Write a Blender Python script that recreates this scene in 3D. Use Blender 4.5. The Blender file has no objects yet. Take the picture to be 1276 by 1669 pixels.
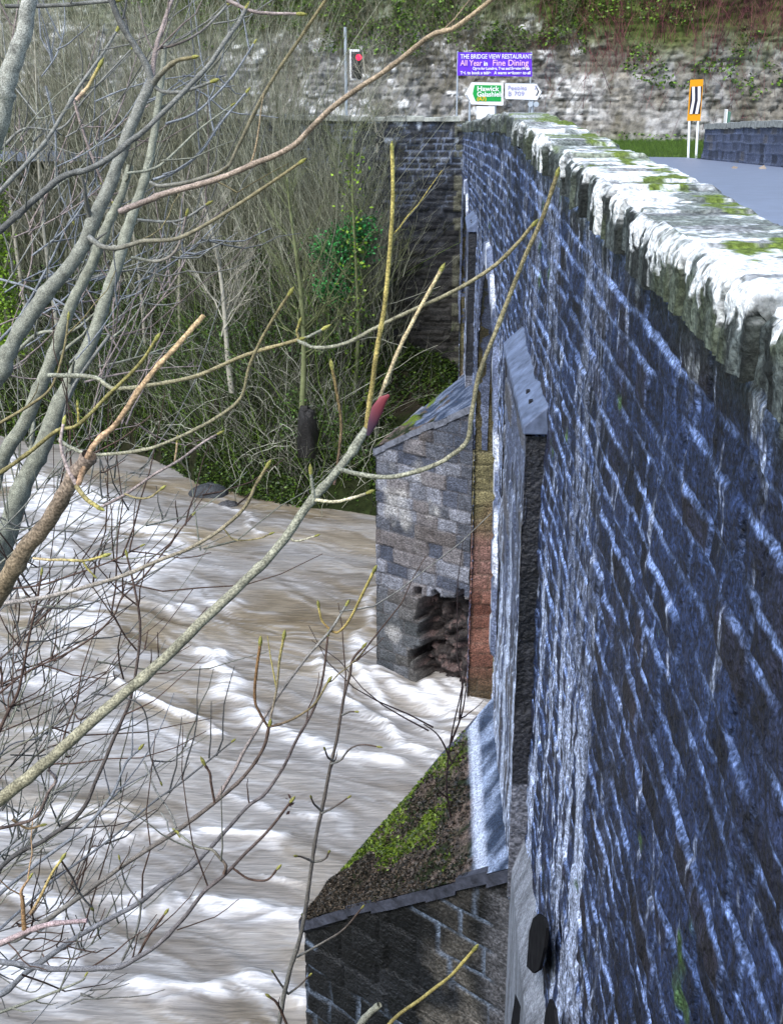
import bpy, math, random
import numpy as np
random.seed(7); RNG = np.random.default_rng(7)
S = bpy.context.scene
COL = S.collection

# ------------------------------------------------------------------ camera, sky, sun, exposure
# World frame: bridge runs along +Y, water at z = 0, camera 15 m above the river.
F = 1950.0; CX = 638.0; CY = 834.5; EYE = 15.0
TH = math.atan(735 / F); YAW = math.atan(72 / F * math.cos(TH))
cam_d = bpy.data.cameras.new("camera"); cam = bpy.data.objects.new("camera", cam_d); COL.objects.link(cam)
cam.location = (0, 0, EYE); cam.rotation_euler = (math.pi / 2 - TH, 0, YAW)
cam_d.sensor_fit = 'VERTICAL'; cam_d.sensor_height = 24; cam_d.lens = F / 1669 * 24
cam_d.clip_start = 0.05; cam_d.clip_end = 600
S.camera = cam
SUN_EL, SUN_AZ = math.radians(52), math.radians(215)
w = bpy.data.worlds.new("World"); S.world = w; w.use_nodes = True
nt = w.node_tree; sky = nt.nodes.new("ShaderNodeTexSky"); sky.sky_type = 'NISHITA'; sky.sun_disc = False
sky.sun_elevation = SUN_EL; sky.sun_rotation = SUN_AZ; sky.dust_density = 2.0; sky.air_density = 1.3
bg = nt.nodes["Background"]; nt.links.new(sky.outputs[0], bg.inputs[0]); bg.inputs[1].default_value = 0.15
sd = bpy.data.lights.new("sun", 'SUN'); sd.energy = 1.3; sd.angle = math.radians(25); sd.color = (.96, 0.98, 1)
sun = bpy.data.objects.new("sun", sd); COL.objects.link(sun)
sun.rotation_euler = (math.pi / 2 - SUN_EL, 0, math.pi - SUN_AZ)
S.view_settings.view_transform = 'Standard'; S.view_settings.look = 'None'
S.view_settings.gamma = 1.0; S.view_settings.exposure = 1.12

def W(px, py, Y):
    """the point of the place, Y metres along the bridge, seen at a photograph pixel"""
    a = (px - CX) / F; b = -(py - CY) / F
    fy = math.cos(TH) + b * math.sin(TH); fz = -math.sin(TH) + b * math.cos(TH)
    c, s = math.cos(YAW), math.sin(YAW)
    X = c * a - s * fy; Yd = s * a + c * fy
    return np.array([X / Yd * Y, Y, EYE + fz / Yd * Y])
def WZ(px, py, z=0.0):
    p = W(px, py, 1.0); k = (z - EYE) / (p[2] - EYE)
    return np.array([p[0] * k, k, z])

# ------------------------------------------------------------------ numeric helpers
def hsh(i, j=0, seed=0):
    i = np.asarray(i).astype(np.int64); j = np.asarray(j).astype(np.int64)
    h = (i * 374761393 + j * 668265263 + seed * 1442695041) & 0xFFFFFFFF
    h = ((h ^ (h >> 13)) * 1274126177) & 0xFFFFFFFF
    h = ((h ^ (h >> 16)) * 2246822519) & 0xFFFFFFFF
    return ((h ^ (h >> 15)) & 0xFFFFFF) / float(0xFFFFFF)
def vn(x, y, seed=0):
    x = np.asarray(x, float); y = np.asarray(y, float)
    xi = np.floor(x); yi = np.floor(y); fx = x - xi; fy = y - yi
    fx = fx * fx * (3 - 2 * fx); fy = fy * fy * (3 - 2 * fy)
    a = hsh(xi, yi, seed); b = hsh(xi + 1, yi, seed); c = hsh(xi, yi + 1, seed); d = hsh(xi + 1, yi + 1, seed)
    return (a * (1 - fx) + b * fx) * (1 - fy) + (c * (1 - fx) + d * fx) * fy
def fbm(x, y, seed=0, o=4):
    r = 0; a = 0.5; t = 0
    for k in range(o):
        r = r + a * vn(x * 2 ** k, y * 2 ** k, seed + k * 17); t += a; a *= 0.5
    return r / t
def ss(a, b, x): t = np.clip((x - a) / (b - a), 0, 1); return t * t * (3 - 2 * t)
def mix(a, b, t): t = np.asarray(t)[..., None]; return np.asarray(a) * (1 - t) + np.asarray(b) * t
def masonry(u, s, seed=0, ch=(.22, .34), bw=(.4, .9), warp=.03):
    """u along the wall, s down the wall -> block hash, distance to nearest joint"""
    u = u + (fbm(u * 1.3, s * 1.3, seed + 5) - .5) * warp * 4; s = s + (fbm(u * 1.1, s * 1.1, seed + 9) - .5) * warp * 3
    r = np.random.default_rng(seed + 100); smin, smax = float(s.min()) - 1, float(s.max()) + 1
    n = int((smax - smin) / ch[0]) + 3; cb = smin + np.cumsum(r.uniform(ch[0], ch[1], n))
    ci = np.searchsorted(cb, s.ravel()).reshape(s.shape); ci = np.clip(ci, 1, n - 1)
    e1 = np.minimum(s - cb[ci - 1], cb[ci] - s)
    bid = np.zeros(s.shape); e2 = np.zeros(s.shape)
    umin, umax = float(u.min()) - 1, float(u.max()) + 1
    for c in np.unique(ci):
        m = ci == c; k = int((umax - umin) / bw[0]) + 3
        bb = umin - r.uniform(0, 1) + np.cumsum(r.uniform(bw[0], bw[1], k)); uu = u[m]
        bi = np.clip(np.searchsorted(bb, uu), 1, k - 1)
        e2[m] = np.minimum(uu - bb[bi - 1], bb[bi] - uu); bid[m] = bi
    return hsh(bid, ci, seed), hsh(bid, ci, seed + 3), np.minimum(e1, e2), e1

# ------------------------------------------------------------------ mesh helpers
def meta(o, label=None, cat=None, group=None, kind=None):
    if label: o['label'] = label
    if cat: o['category'] = cat
    if group: o['group'] = group
    if kind: o['kind'] = kind
    return o
def empty(name, loc, label, cat, group=None):
    o = bpy.data.objects.new(name, None); COL.objects.link(o); o.location = tuple(loc)
    o.empty_display_size = .2
    return meta(o, label, cat, group)
def mesh_obj(name, V, Q, mat, parent=None, col=None, smooth=True, n=4):
    V = np.asarray(V, float).reshape(-1, 3)
    if parent is not None: V = V - np.array(parent_world(parent))
    me = bpy.data.meshes.new(name); Q = np.asarray(Q, np.int32).reshape(-1, n)
    me.vertices.add(len(V)); me.vertices.foreach_set("co", V.astype(np.float32).ravel())
    me.loops.add(Q.size); me.loops.foreach_set("vertex_index", Q.ravel())
    me.polygons.add(len(Q)); me.polygons.foreach_set("loop_start", np.arange(0, Q.size, n, dtype=np.int32))
    me.polygons.foreach_set("loop_total", np.full(len(Q), n, dtype=np.int32))
    if col is not None:
        c = np.ones((len(V), 4), np.float32); c[:, :3] = np.clip(np.asarray(col).reshape(-1, 3), 0, 1)
        at = me.color_attributes.new("Col", 'FLOAT_COLOR', 'POINT'); at.data.foreach_set("color", c.ravel())
    me.update(calc_edges=True); me.validate()
    if smooth: me.polygons.foreach_set("use_smooth", np.ones(len(me.polygons), bool))
    me.materials.append(mat)
    o = bpy.data.objects.new(name, me); COL.objects.link(o)
    if parent is not None: o.parent = parent
    return o
def parent_world(p):
    v = np.array(p.location)
    while p.parent is not None: p = p.parent; v = v + np.array(p.location)
    return v
def gridq(n, m, keep=None):
    i = np.arange(n - 1)[:, None]; j = np.arange(m - 1)[None]
    a = i * m + j; q = np.stack([a, a + m, a + m + 1, a + 1], -1)
    return q[keep] if keep is not None else q.reshape(-1, 4)
def grid(name, P, mat, parent=None, col=None, keep=None, flip=False):
    n, m = P.shape[:2]; q = gridq(n, m, keep)
    if flip: q = q[:, ::-1]
    return mesh_obj(name, P, q, mat, parent, col)
class MB:
    """collects boxes, prisms and tubes for one mesh"""
    def __init__(s): s.v = []; s.f = []
    def add(s, v, f): b = len(s.v); s.v += [tuple(map(float, p)) for p in v]; s.f += [tuple(b + i for i in q) for q in f]
    def box(s, a, b):
        x0, y0, z0 = a; x1, y1, z1 = b
        s.add([(x0, y0, z0), (x1, y0, z0), (x1, y1, z0), (x0, y1, z0), (x0, y0, z1), (x1, y0, z1), (x1, y1, z1), (x0, y1, z1)],
              [(0, 3, 2, 1), (4, 5, 6, 7), (0, 1, 5, 4), (1, 2, 6, 5), (2, 3, 7, 6), (3, 0, 4, 7)])
    def prism_y(s, pts, y0, y1):                       # outline in x,z extruded along y
        n = len(pts); s.add([(x, y0, z) for x, z in pts] + [(x, y1, z) for x, z in pts],
            [tuple(range(n)), tuple(range(2 * n - 1, n - 1, -1))] + [(i, i + n, (i + 1) % n + n, (i + 1) % n) for i in range(n)])
    def cyl(s, p0, p1, r0, r1=None, k=12):
        r1 = r0 if r1 is None else r1; p0 = np.array(p0, float); p1 = np.array(p1, float); t = p1 - p0; t /= np.linalg.norm(t)
        a = np.cross(t, (0, 0, 1) if abs(t[2]) < .9 else (1, 0, 0)); a /= np.linalg.norm(a); b = np.cross(t, a)
        A = [p0 + r0 * (a * math.cos(q) + b * math.sin(q)) for q in np.linspace(0, 2 * math.pi, k, False)]
        B = [p1 + r1 * (a * math.cos(q) + b * math.sin(q)) for q in np.linspace(0, 2 * math.pi, k, False)]
        s.add(A + B, [tuple(range(k - 1, -1, -1)), tuple(range(k, 2 * k))] + [(i, (i + 1) % k, (i + 1) % k + k, i + k) for i in range(k)])
    def build(s, name, mat, parent=None, bevel=0):
        V = np.array(s.v)
        if parent is not None: V = V - parent_world(parent)
        me = bpy.data.meshes.new(name); me.from_pydata([tuple(p) for p in V], [], s.f); me.materials.append(mat); me.update()
        o = bpy.data.objects.new(name, me); COL.objects.link(o)
        if parent is not None: o.parent = parent
        if bevel:
            b = o.modifiers.new("bevel", 'BEVEL'); b.width = bevel; b.segments = 2
        return o
def tubes(P, R, sides=3):
    """P (n,k,3), R (n,k) -> verts, quads"""
    n, k = P.shape[:2]
    T = np.gradient(P, axis=1); T /= np.linalg.norm(T, axis=2, keepdims=True) + 1e-9
    ref = np.array([.31, .2, .93]) if abs(T[..., 2]).mean() < .6 else np.array([.93, .31, .1])
    A = np.cross(T, ref); A /= np.linalg.norm(A, axis=2, keepdims=True) + 1e-9; B = np.cross(T, A)
    q = np.linspace(0, 2 * math.pi, sides, endpoint=False)
    V = P[:, :, None] + R[:, :, None, None] * (A[:, :, None] * np.cos(q)[None, None, :, None] + B[:, :, None] * np.sin(q)[None, None, :, None])
    i = np.arange(n)[:, None, None] * k * sides; j = np.arange(k - 1)[None, :, None] * sides; l = np.arange(sides)[None, None]
    a = i + j + l; b = i + j + (l + 1) % sides
    return V.reshape(-1, 3), np.stack([a, b, b + sides, a + sides], -1).reshape(-1, 4)
def join(parts):
    V = []; Q = []; C = []; b = 0
    for v, q, c in parts:
        V.append(v); Q.append(q + b); b += len(v)
        C.append(np.broadcast_to(np.asarray(c, float), v.shape) if np.ndim(c) == 1 else c)
    return np.concatenate(V), np.concatenate(Q), np.concatenate(C)
def leafquads(C, size, rng, droop=.3):
    n = len(C); d = rng.normal(size=(n, 3)); d[:, 2] *= .6; d /= np.linalg.norm(d, axis=1, keepdims=True)
    e = np.cross(d, rng.normal(size=(n, 3))); e /= np.linalg.norm(e, axis=1, keepdims=True)
    s = size * rng.uniform(.6, 1.4, (n, 1)); nn = np.cross(d, e) * s * .15
    V = np.stack([C - d * s, C - e * s * .6 + nn, C + d * s, C + e * s * .6 + nn], 1).reshape(-1, 3)
    return V, np.arange(n * 4).reshape(-1, 4)

# ------------------------------------------------------------------ materials
def pmat(name, color=None, rough=.8, spec=.3, var=.35, scale=8., bump=.3, bscale=30., bdist=.01, metal=0., stretch=None, attr=False, fine=0, finelo=.4):
    m = bpy.data.materials.new(name); m.use_nodes = True; nt = m.node_tree; N = nt.nodes; L = nt.links
    P = N["Principled BSDF"]; P.inputs["Roughness"].default_value = rough; P.inputs["Specular IOR Level"].default_value = spec
    P.inputs["Metallic"].default_value = metal
    tc = N.new("ShaderNodeNewGeometry"); mp = N.new("ShaderNodeMapping"); L.new(tc.outputs["Position"], mp.inputs[0])
    if stretch: mp.inputs["Scale"].default_value = stretch
    n1 = N.new("ShaderNodeTexNoise"); n1.inputs["Scale"].default_value = scale; n1.inputs["Detail"].default_value = 6; n1.inputs["Roughness"].default_value = .65
    L.new(mp.outputs[0], n1.inputs[0])
    mr = N.new("ShaderNodeMapRange"); mr.inputs[1].default_value = .3; mr.inputs[2].default_value = .7
    mr.inputs[3].default_value = 1 - var; mr.inputs[4].default_value = 1 + var; L.new(n1.outputs[0], mr.inputs[0])
    mx = N.new("ShaderNodeVectorMath"); mx.operation = 'SCALE'; L.new(mr.outputs[0], mx.inputs["Scale"])
    if attr:
        at = N.new("ShaderNodeAttribute"); at.attribute_name = "Col"; L.new(at.outputs[0], mx.inputs[0])
    else:
        mx.inputs[0].default_value = color
    if fine:
        n3 = N.new("ShaderNodeTexNoise"); n3.inputs["Scale"].default_value = fine; n3.inputs["Detail"].default_value = 3; L.new(mp.outputs[0], n3.inputs[0])
        m3 = N.new("ShaderNodeMapRange"); m3.inputs[1].default_value = .38; m3.inputs[2].default_value = .66; m3.inputs[3].default_value = finelo; m3.inputs[4].default_value = 1.45; L.new(n3.outputs[0], m3.inputs[0])
        x3 = N.new("ShaderNodeVectorMath"); x3.operation = 'SCALE'; L.new(mx.outputs[0], x3.inputs[0]); L.new(m3.outputs[0], x3.inputs["Scale"]); mx = x3
    L.new(mx.outputs[0], P.inputs["Base Color"])
    if bump:
        n2 = N.new("ShaderNodeTexNoise"); n2.inputs["Scale"].default_value = bscale; n2.inputs["Detail"].default_value = 5; L.new(mp.outputs[0], n2.inputs[0])
        bp = N.new("ShaderNodeBump"); bp.inputs["Strength"].default_value = bump; bp.inputs["Distance"].default_value = bdist
        L.new(n2.outputs[0], bp.inputs["Height"]); L.new(bp.outputs[0], P.inputs["Normal"])
    return m
M_stone = pmat("weathered_stone", rough=.62, spec=.45, var=.4, scale=9, bump=.9, bscale=24, bdist=.04, attr=True, fine=30, finelo=.55)
M_face = pmat("streaked_stone", rough=.6, spec=.3, var=.85, scale=13, bump=1., bscale=30, bdist=.04, attr=True, fine=48)
M_cope = pmat("lichened_coping", rough=.85, spec=.2, var=.18, scale=14, bump=.8, bscale=30, bdist=.03, attr=True, fine=40, finelo=.6)
M_ground = pmat("bank_earth", rough=.95, spec=.1, var=.5, scale=3, bump=.8, bscale=9, bdist=.06, attr=True)
M_twig = pmat("bare_twig", rough=.8, spec=.2, var=.3, scale=5, bump=0, attr=True)
M_bark = pmat("young_bark", rough=.75, spec=.2, var=.4, scale=28, bump=.6, bscale=110, bdist=.004, attr=True, fine=240, finelo=.55)
M_leaf = pmat("leaf", rough=.5, spec=.35, var=.3, scale=3, bump=0, attr=True)
M_road = pmat("damp_asphalt", (.2, .235, .32), rough=.42, spec=.5, var=.12, scale=3, bump=.3, bscale=120, bdist=.004)
M_white = pmat("white_paint", (.8, .8, .8), rough=.4, var=.04)
M_black = pmat("black_plastic", (.015, .015, .02), rough=.4, var=.1)
M_blackp = pmat("black_sheet", (.02, .02, .04), rough=.45, var=.05)
M_orange = pmat("orange_sheet", (.75, .32, .01), rough=.4, var=.05)
M_green = pmat("green_sheet", (.01, .32, .06), rough=.4, var=.08)
M_yellow = pmat("yellow_sheet", (.8, .45, .02), rough=.4, var=.05)
M_purple = pmat("purple_vinyl", (.13, .03, .62), rough=.45, var=.15, scale=2)
M_pink = pmat("pink_print", (.85, .5, .68), rough=.45, var=.08)
M_galv = pmat("galvanised_steel", (.45, .5, .55), rough=.4, var=.1, metal=.3)
M_grey = pmat("grey_back", (.25, .27, .3), rough=.5, var=.1)
M_boxg = pmat("faded_green_plastic", (.09, .2, .15), rough=.5, var=.2)

# ------------------------------------------------------------------ bridge geometry constants
D = 1.0; FAR = 44.6
def ztop(Y):
    Y = np.asarray(Y, float)
    return 14.34 - np.where(Y > 16, (np.sqrt((Y - 16) ** 2 + 4) - 2) * .0535, 0)
CH = .175
A1 = (21.6, 4.95, 6.55); A2 = (38.3, 5.1, 6.0)         # arches: centre, radius, springing
def in_arch(Y, Z, a, grow=0.): c, r, s = a; return (np.abs(Y - c) < r + grow) & ((Z < s) | ((Y - c) ** 2 + (Z - s) ** 2 < (r + grow) ** 2))
bridge = empty("stone_bridge", (D, 12, 0), "old blue-grey stone arch bridge with white lichened coping spanning the brown river", "bridge")

# ---- river face
r = 1.0046; n = int(math.log(FAR / .95) / math.log(r)) + 1
yy = .95 * r ** np.arange(n); yy[-1] = FAR
sv = np.arange(0, 14.4, .019)
Yg, Sg = np.meshgrid(yy, sv, indexing='ij'); Zg = ztop(Yg) - CH - Sg
b1, b2, e, e1 = masonry(Yg, Sg, 1, (.14, .22), (.22, .6), .03)
jt = 1 - ss(.008, .020 + .010 * ss(4, 9, Yg), e + (fbm(Yg * 9, Sg * 9, 2) - .5) * .012)                               # joint mask
far = ss(8, 30, Yg)
rough = fbm(Yg * 4, Sg * 6, 3)
disp = (b1 - .5) * .022 - jt * .006 + (rough - .5) * .035 + (fbm(Yg * 14, Sg * 16, 4) - .5) * .02 + (fbm(Yg * .6, Sg * .5, 12) - .5) * .06
dark = mix((.002, .004, .013), (.026, .045, .118), ss(.15, .95, b2 * .45 + fbm(Yg * 5, Sg * 5, 21) * .65))
brown = mix(dark, np.array((.03, .024, .03)), ss(.62, .8, fbm(Yg * .8 + 3, Sg * .5, 31)) * .5 + (b1 > .9) * .4 + ss(3.6, 2.6, Yg) * ss(2.5, .2, Sg) * .6)
mort = mix((.07, .115, .26), (.34, .47, .86), vn(Yg * 2.2, Sg * 1.2, 44))
keepm = ss(.26, .52, fbm(Yg * 1.9, Sg * 3.4, 51)) * (.42 + .58 * (e1 < .03))
colf = mix(brown, mort, jt * keepm * .95)
drip = ss(.54, .66, vn(Yg * 5 + vn(Yg * 2, Sg * .5, 60) * 2, Sg * .3, 61) * .62 + vn(Yg * 21, Sg * 2.3, 62) * .38)
dreg = ss(.38, .68, fbm(Yg * .4, Sg * .16, 63)) * .3 * ss(4.5, 6.5, Yg) + ss(2.6, 5, Sg) * ss(5.6, 7.4, Yg) * ss(11.8, 10, Yg) * 2.6 + ss(1.5, 5, Sg) * ss(13, 16, Yg) * .55
colf = mix(colf, np.array((.55, .63, .85)), np.clip(drip * dreg, 0, .95))
topd = ss(.62, .7, vn(Yg * 8, Sg * .8, 64)) * ss(.5, 0, Sg) * ss(16, 10, Yg); colf = mix(colf, np.array((.6, .64, .66)), topd * ss(.5, .62, fbm(Yg * 9, Sg * 7, 66)) * .7)
fleck = ss(.74, .88, vn(Yg * 9, Sg * 3, 71) * .6 + vn(Yg * 40, Sg * 9, 72) * .4 + .1 * far)
colf = mix(colf, np.array((.55, .63, .85)), fleck * .7)
edge1 = ss(.5, .1, np.abs(np.hypot(Yg - A1[0], np.minimum(A1[2] - Zg, 0)) - A1[1] - .15)) * (Yg < A1[0] + .6) * ss(.35, .6, vn(Yg * 6, Sg * 1.1, 81))
colf = mix(colf, np.array((.75, .78, .9)), edge1 * .8)
grime = ss(.52, .7, fbm(Yg * 7, Sg * 7, 92, 4)); colf = mix(colf, np.array((.003, .004, .01)), grime * .45)
moss = ss(.80, .86, fbm(Yg * 2.1, Sg * 2.3, 91, 3)); colf = mix(colf, np.array((.06, .12, .02)), moss * .8)
grn = ss(.35, .0, Sg) * .4; colf = mix(colf, np.array((.09, .11, .09)), grn)
P = np.stack([D - disp, Yg, Zg], -1)
hole = in_arch(Yg, Zg, A1) | in_arch(Yg, Zg, A2) | (Zg < -.6)
hq = hole[:-1, :-1] & hole[1:, 1:]
grid("river_face", P, M_face, bridge, colf, ~hq, flip=True)

# near end of the wall beside the viewer and under the coping
def block_panel(name, o, ud, vd, nrm, W_, H_, res, parent, colfn, seed=0, ch=(.24, .36), bw=(.35, .8), amp=.05, top=None, extra=None, flip=False, mat=None):
    """masonry sheet: origin o at the TOP, u along ud, s down along vd, relief along nrm"""
    o = np.array(o, float); ud = np.array(ud, float); vd = np.array(vd, float); nrm = np.array(nrm, float)
    u = np.linspace(0, W_, max(2, int(W_ / res) + 1)); s = np.linspace(0, H_, max(2, int(H_ / res) + 1))
    U, Sx = np.meshgrid(u, s, indexing='ij')
    b1, b2, e, e1 = masonry(U, Sx, seed, ch, bw, .03); jt = 1 - ss(0, .03, e)
    d = (b1 - .5) * amp - jt * amp * .6 + (fbm(U * 5, Sx * 5, seed + 3) - .5) * amp
    c = colfn(U, Sx, b1, b2, jt)
    if extra is not None: dd, c = extra(U, Sx, c); d = d + dd
    if top is not None: Sx = np.maximum(Sx, top(U))
    P = o + U[..., None] * ud + Sx[..., None] * vd + d[..., None] * nrm
    return grid(name, P, mat or M_stone, parent, c, flip=flip)
def c_blue(U, Sx, b1, b2, jt):
    c = mix((.02, .025, .045), (.08, .1, .17), b2); c = mix(c, np.array((.09, .08, .07)), (b1 > .8) * .6)
    return mix(c, np.array((.24, .29, .42)), jt * .5 * vn(U * 2, Sx * 2, 7))

# ---- arch rings (voussoirs) and soffits
for (c, rad, sp), nm in ((A1, 1), (A2, 2)):
    mb = []; nst = 27
    th = np.linspace(0, math.pi, nst * 8 + 1); rr = np.linspace(rad - .03, rad + .5, 9)
    TT, RR = np.meshgrid(th, rr, indexing='ij'); ph = (TT / math.pi * nst) % 1; g = np.minimum(ph, 1 - ph) * math.pi * rad / nst
    bid = hsh(np.floor(TT / math.pi * nst), nm, 5); jn = 1 - ss(0, .05, g)
    dsp = .06 + (bid - .5) * .04 - jn * .04; dsp[:, 0] = -.3; dsp[:, -1] = -.05
    Pr = np.stack([D - dsp, c + np.cos(TT) * RR, sp + np.sin(TT) * RR], -1)
    cc = mix((.05, .065, .12), (.2, .24, .36), vn(TT * 20, RR * 3, 8) * .6 + bid * .4); cc = mix(cc, np.array((.7, .74, .85)), ss(.55, .7, vn(TT * 9, RR * 2, 15)) * (np.cos(TT) < 0.1) * .8)
    grid("arch_ring", Pr, M_stone, bridge, cc, flip=True)
    th = np.linspace(0, math.pi, 120); xs = np.linspace(D + .02, 9.2, 60); TT, XX = np.meshgrid(th, xs, indexing='ij')
    b1, b2, e, _ = masonry(TT * rad, XX, 40 + nm, (.3, .5), (.3, .45)); jt = 1 - ss(0, .04, e)
    R2 = rad - (b1 - .5) * .04 + jt * .03
    cs = mix((.08, .07, .035), (.19, .16, .08), b2); cs = mix(cs, np.array((.10, .12, .09)), ss(.5, .7, fbm(TT * 3, XX, 9)))
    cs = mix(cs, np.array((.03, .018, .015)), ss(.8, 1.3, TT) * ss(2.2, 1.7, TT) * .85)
    grid("arch_soffit", np.stack([XX, c + np.cos(TT) * R2, sp + np.sin(TT) * R2], -1), M_stone, bridge, cs)

# ---- pier bodies: walls of the openings facing back and forth
def c_pier(U, Sx, b1, b2, jt):
    z = A1[2] - Sx; yel = mix((.14, .125, .06), (.25, .22, .11), b2); red = mix((.12, .045, .03), (.24, .11, .08), b2)
    c = mix(red, yel, ss(3.4, 5.4, z + (vn(U * 2, Sx * 2, 3) - .5) * 1.6)); pink = ss(5, 4, z) * ss(2.6, 3.6, z); c = mix(c, np.array((.3, .19, .17)), pink * .5)
    c = mix(c, np.array((.05, .045, .02)), ss(1.2, .2, z) * .8)
    return mix(c, np.array((.08, .07, .05)), jt * .5)
Y2a = A1[0] + A1[1]; Y1b = A1[0] - A1[1]
block_panel("pier_wall", (D - .02, Y2a, A1[2]), (1, 0, 0), (0, 0, -1), (0, -1, 0), 8.2, 7.2, .04, bridge, c_pier, 61, (.28, .42), (.4, .8), .04, flip=False)
block_panel("pier_wall", (D, Y1b, A1[2]), (1, 0, 0), (0, 0, -1), (0, 1, 0), 8.2, 7.2, .08, bridge, c_pier, 62, flip=True)
block_panel("pier_wall", (D, A2[0] - A2[1], A2[2]), (1, 0, 0), (0, 0, -1), (0, 1, 0), 8.2, 6.6, .1, bridge, c_pier, 63, flip=True)
block_panel("pier_wall", (D, A2[0] + A2[1], A2[2]), (1, 0, 0), (0, 0, -1), (0, -1, 0), 8.2, 6.6, .1, bridge, c_pier, 64)
mb = MB(); mb.box((9.2, -8, -.5), (9.35, Y1b, 12.7)); mb.box((9.2, Y2a, -.5), (9.35, A2[0] - A2[1], 12.0)); mb.box((9.2, A2[0] + A2[1], -.5), (9.35, 46, 11.6))
mb.box((9.2, Y1b, 11.6), (9.35, Y2a, 12.6)); mb.box((9.2, A2[0] - A2[1], 11.2), (9.35, A2[0] + A2[1], 12.0))
M_plain = pmat("dark_stone", (.07, .08, .12), rough=.8, var=.5, scale=3, bump=.8, bscale=6, bdist=.05)
mb.build("downstream_face", M_plain, bridge)

# ---- coping: upright stones, rounded shoulders, white lichen and moss
r = 1.0045; n = int(math.log(FAR / .95) / math.log(r)) + 1; yc = .95 * r ** np.arange(n); yc[-1] = FAR
prof = []
for t in np.linspace(0, 1, 12): prof.append((D - .05, -CH - .03 + t * (CH - .05), 0.))
for t in np.linspace(.12, 1, 8): a = t * math.pi / 2; prof.append((D - .05 + .08 * (1 - math.cos(a)), -.08 + .08 * math.sin(a), a))
for t in np.linspace(.03, 1, 30): prof.append((D + .03 + t * .50, 0., math.pi / 2))
prof += [(D + .57, -.03, 2.2), (D + .59, -.1, 2.8), (D + .59, -.3, 3.1)]
prof = np.array(prof); al = np.concatenate([[0], np.cumsum(np.hypot(*np.diff(prof[:, :2], axis=0).T))])
Yc, Ai = np.meshgrid(yc, al, indexing='ij'); PX = np.broadcast_to(prof[:, 0], Yc.shape); PZ = np.broadcast_to(prof[:, 1], Yc.shape); AN = np.broadcast_to(prof[:, 2], Yc.shape)
rg = np.random.default_rng(5); bb = np.cumsum(np.where(rg.random(160) < .4, rg.uniform(.14, .26, 160), rg.uniform(.3, .75, 160))) + .3
Yw = Yc + (vn(Yc * 2, Ai * 3, 2) - .5) * .05
bi = np.clip(np.searchsorted(bb, Yw), 1, len(bb) - 1); e = np.minimum(Yw - bb[bi - 1], bb[bi] - Yw); sid = hsh(bi, 0, 9); sid2 = hsh(bi, 1, 9)
jt = 1 - ss(0.004, .028, e)
front = (AN < .3)
d = (sid - .5) * np.where(AN > 1.3, .016, .07) - jt * np.where(front, .07, .035) + (fbm(Yc * 5, Ai * 7, 4) - .5) * np.where(AN > 1.3, .012, .035) + (fbm(Yc * 22, Ai * 22, 5) - .5) * np.where(AN > 1.3, .014, .03)
zr = (sid2 - .5) * .05
Pc = np.stack([PX - d * np.cos(AN), Yc, ztop(Yc) + PZ + d * np.sin(AN) + zr * ss(-.3, 0, PZ)], -1)
Pc[:, 0, 2] = ztop(yc) - CH - .06 - hsh(np.clip(np.searchsorted(bb, yc), 1, 159), 3, 1) * .06
base = mix((.015, .02, .02), (.10, .115, .11), fbm(Yc * 5, Ai * 12, 6))
base = base * (.35 + 1.5 * ss(.25, .8, vn(Yc * 13, Ai * 1.5, 11) * .6 + fbm(Yc * 30, Ai * 9, 12) * .4))[..., None]; base = mix(base, np.array((.09, .11, .06)), ss(.5, .7, fbm(Yc * 2, Ai * 3, 7)) * .5)
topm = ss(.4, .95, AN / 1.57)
wl = ss(.42, .5, fbm(Yc * 1.4, Ai * 3.4, 8) * .45 + fbm(Yc * 9, Ai * 3, 18) * .3 + fbm(Yc * 22, Ai * 18, 19) * .2 + .03 * topm + (sid2 - .5) * .16)
wfront = ss(.55, .6, vn(Yc * 15, Ai * 3, 28) * .6 + fbm(Yc * 26, Ai * 10, 27) * .6 - .08 + .5 * (Ai / CH - .85) + (sid - .5) * .6) * ss(.25, .45, fbm(Yc * 12, Ai * 9, 29))
wm = np.where(topm > .5, wl, wfront) * np.where(AN > 1.7, .3, 1)
wm = wm * (.15 + .85 * ss(17.0, 12.0, Yc)) + .25 * ss(10, 16, Yc) * topm
cc = mix(base, np.array((.78, .8, .8)), wm * .96)
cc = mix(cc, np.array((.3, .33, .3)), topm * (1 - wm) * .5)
msk = ss(.63, .67, fbm(Yc * 1.1, Ai * 2.2, 33) * .75 + fbm(Yc * 12, Ai * 12, 34) * .25 + .12 * ss(.45, .6, Ai)) * topm
line = ss(.62, .72, vn(Yc * 3.3, Ai * 1.5, 37)) * ss(.45, .6, vn(Yc * .7, Ai * .5, 38)) * topm
cc = mix(cc, np.array((.1, .1, .1)), ss(.62, .7, vn(Yc * 13, Ai * 2.2, 47) * .7 + fbm(Yc * 3, Ai * 2, 48) * .35) * topm * .75)
cc = mix(cc, np.array((.12, .165, .03)), np.clip(msk + line * .8, 0, 1))
jc = 1 - ss(.008, .03, e); cc = mix(cc, np.array((.03, .035, .03)), jc * np.where(topm > .5, .8 * ss(.3, .5, vn(Yc * 3, Ai * 6, 49)), .8))
grid("coping", Pc, M_cope, bridge, cc, flip=True)

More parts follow.
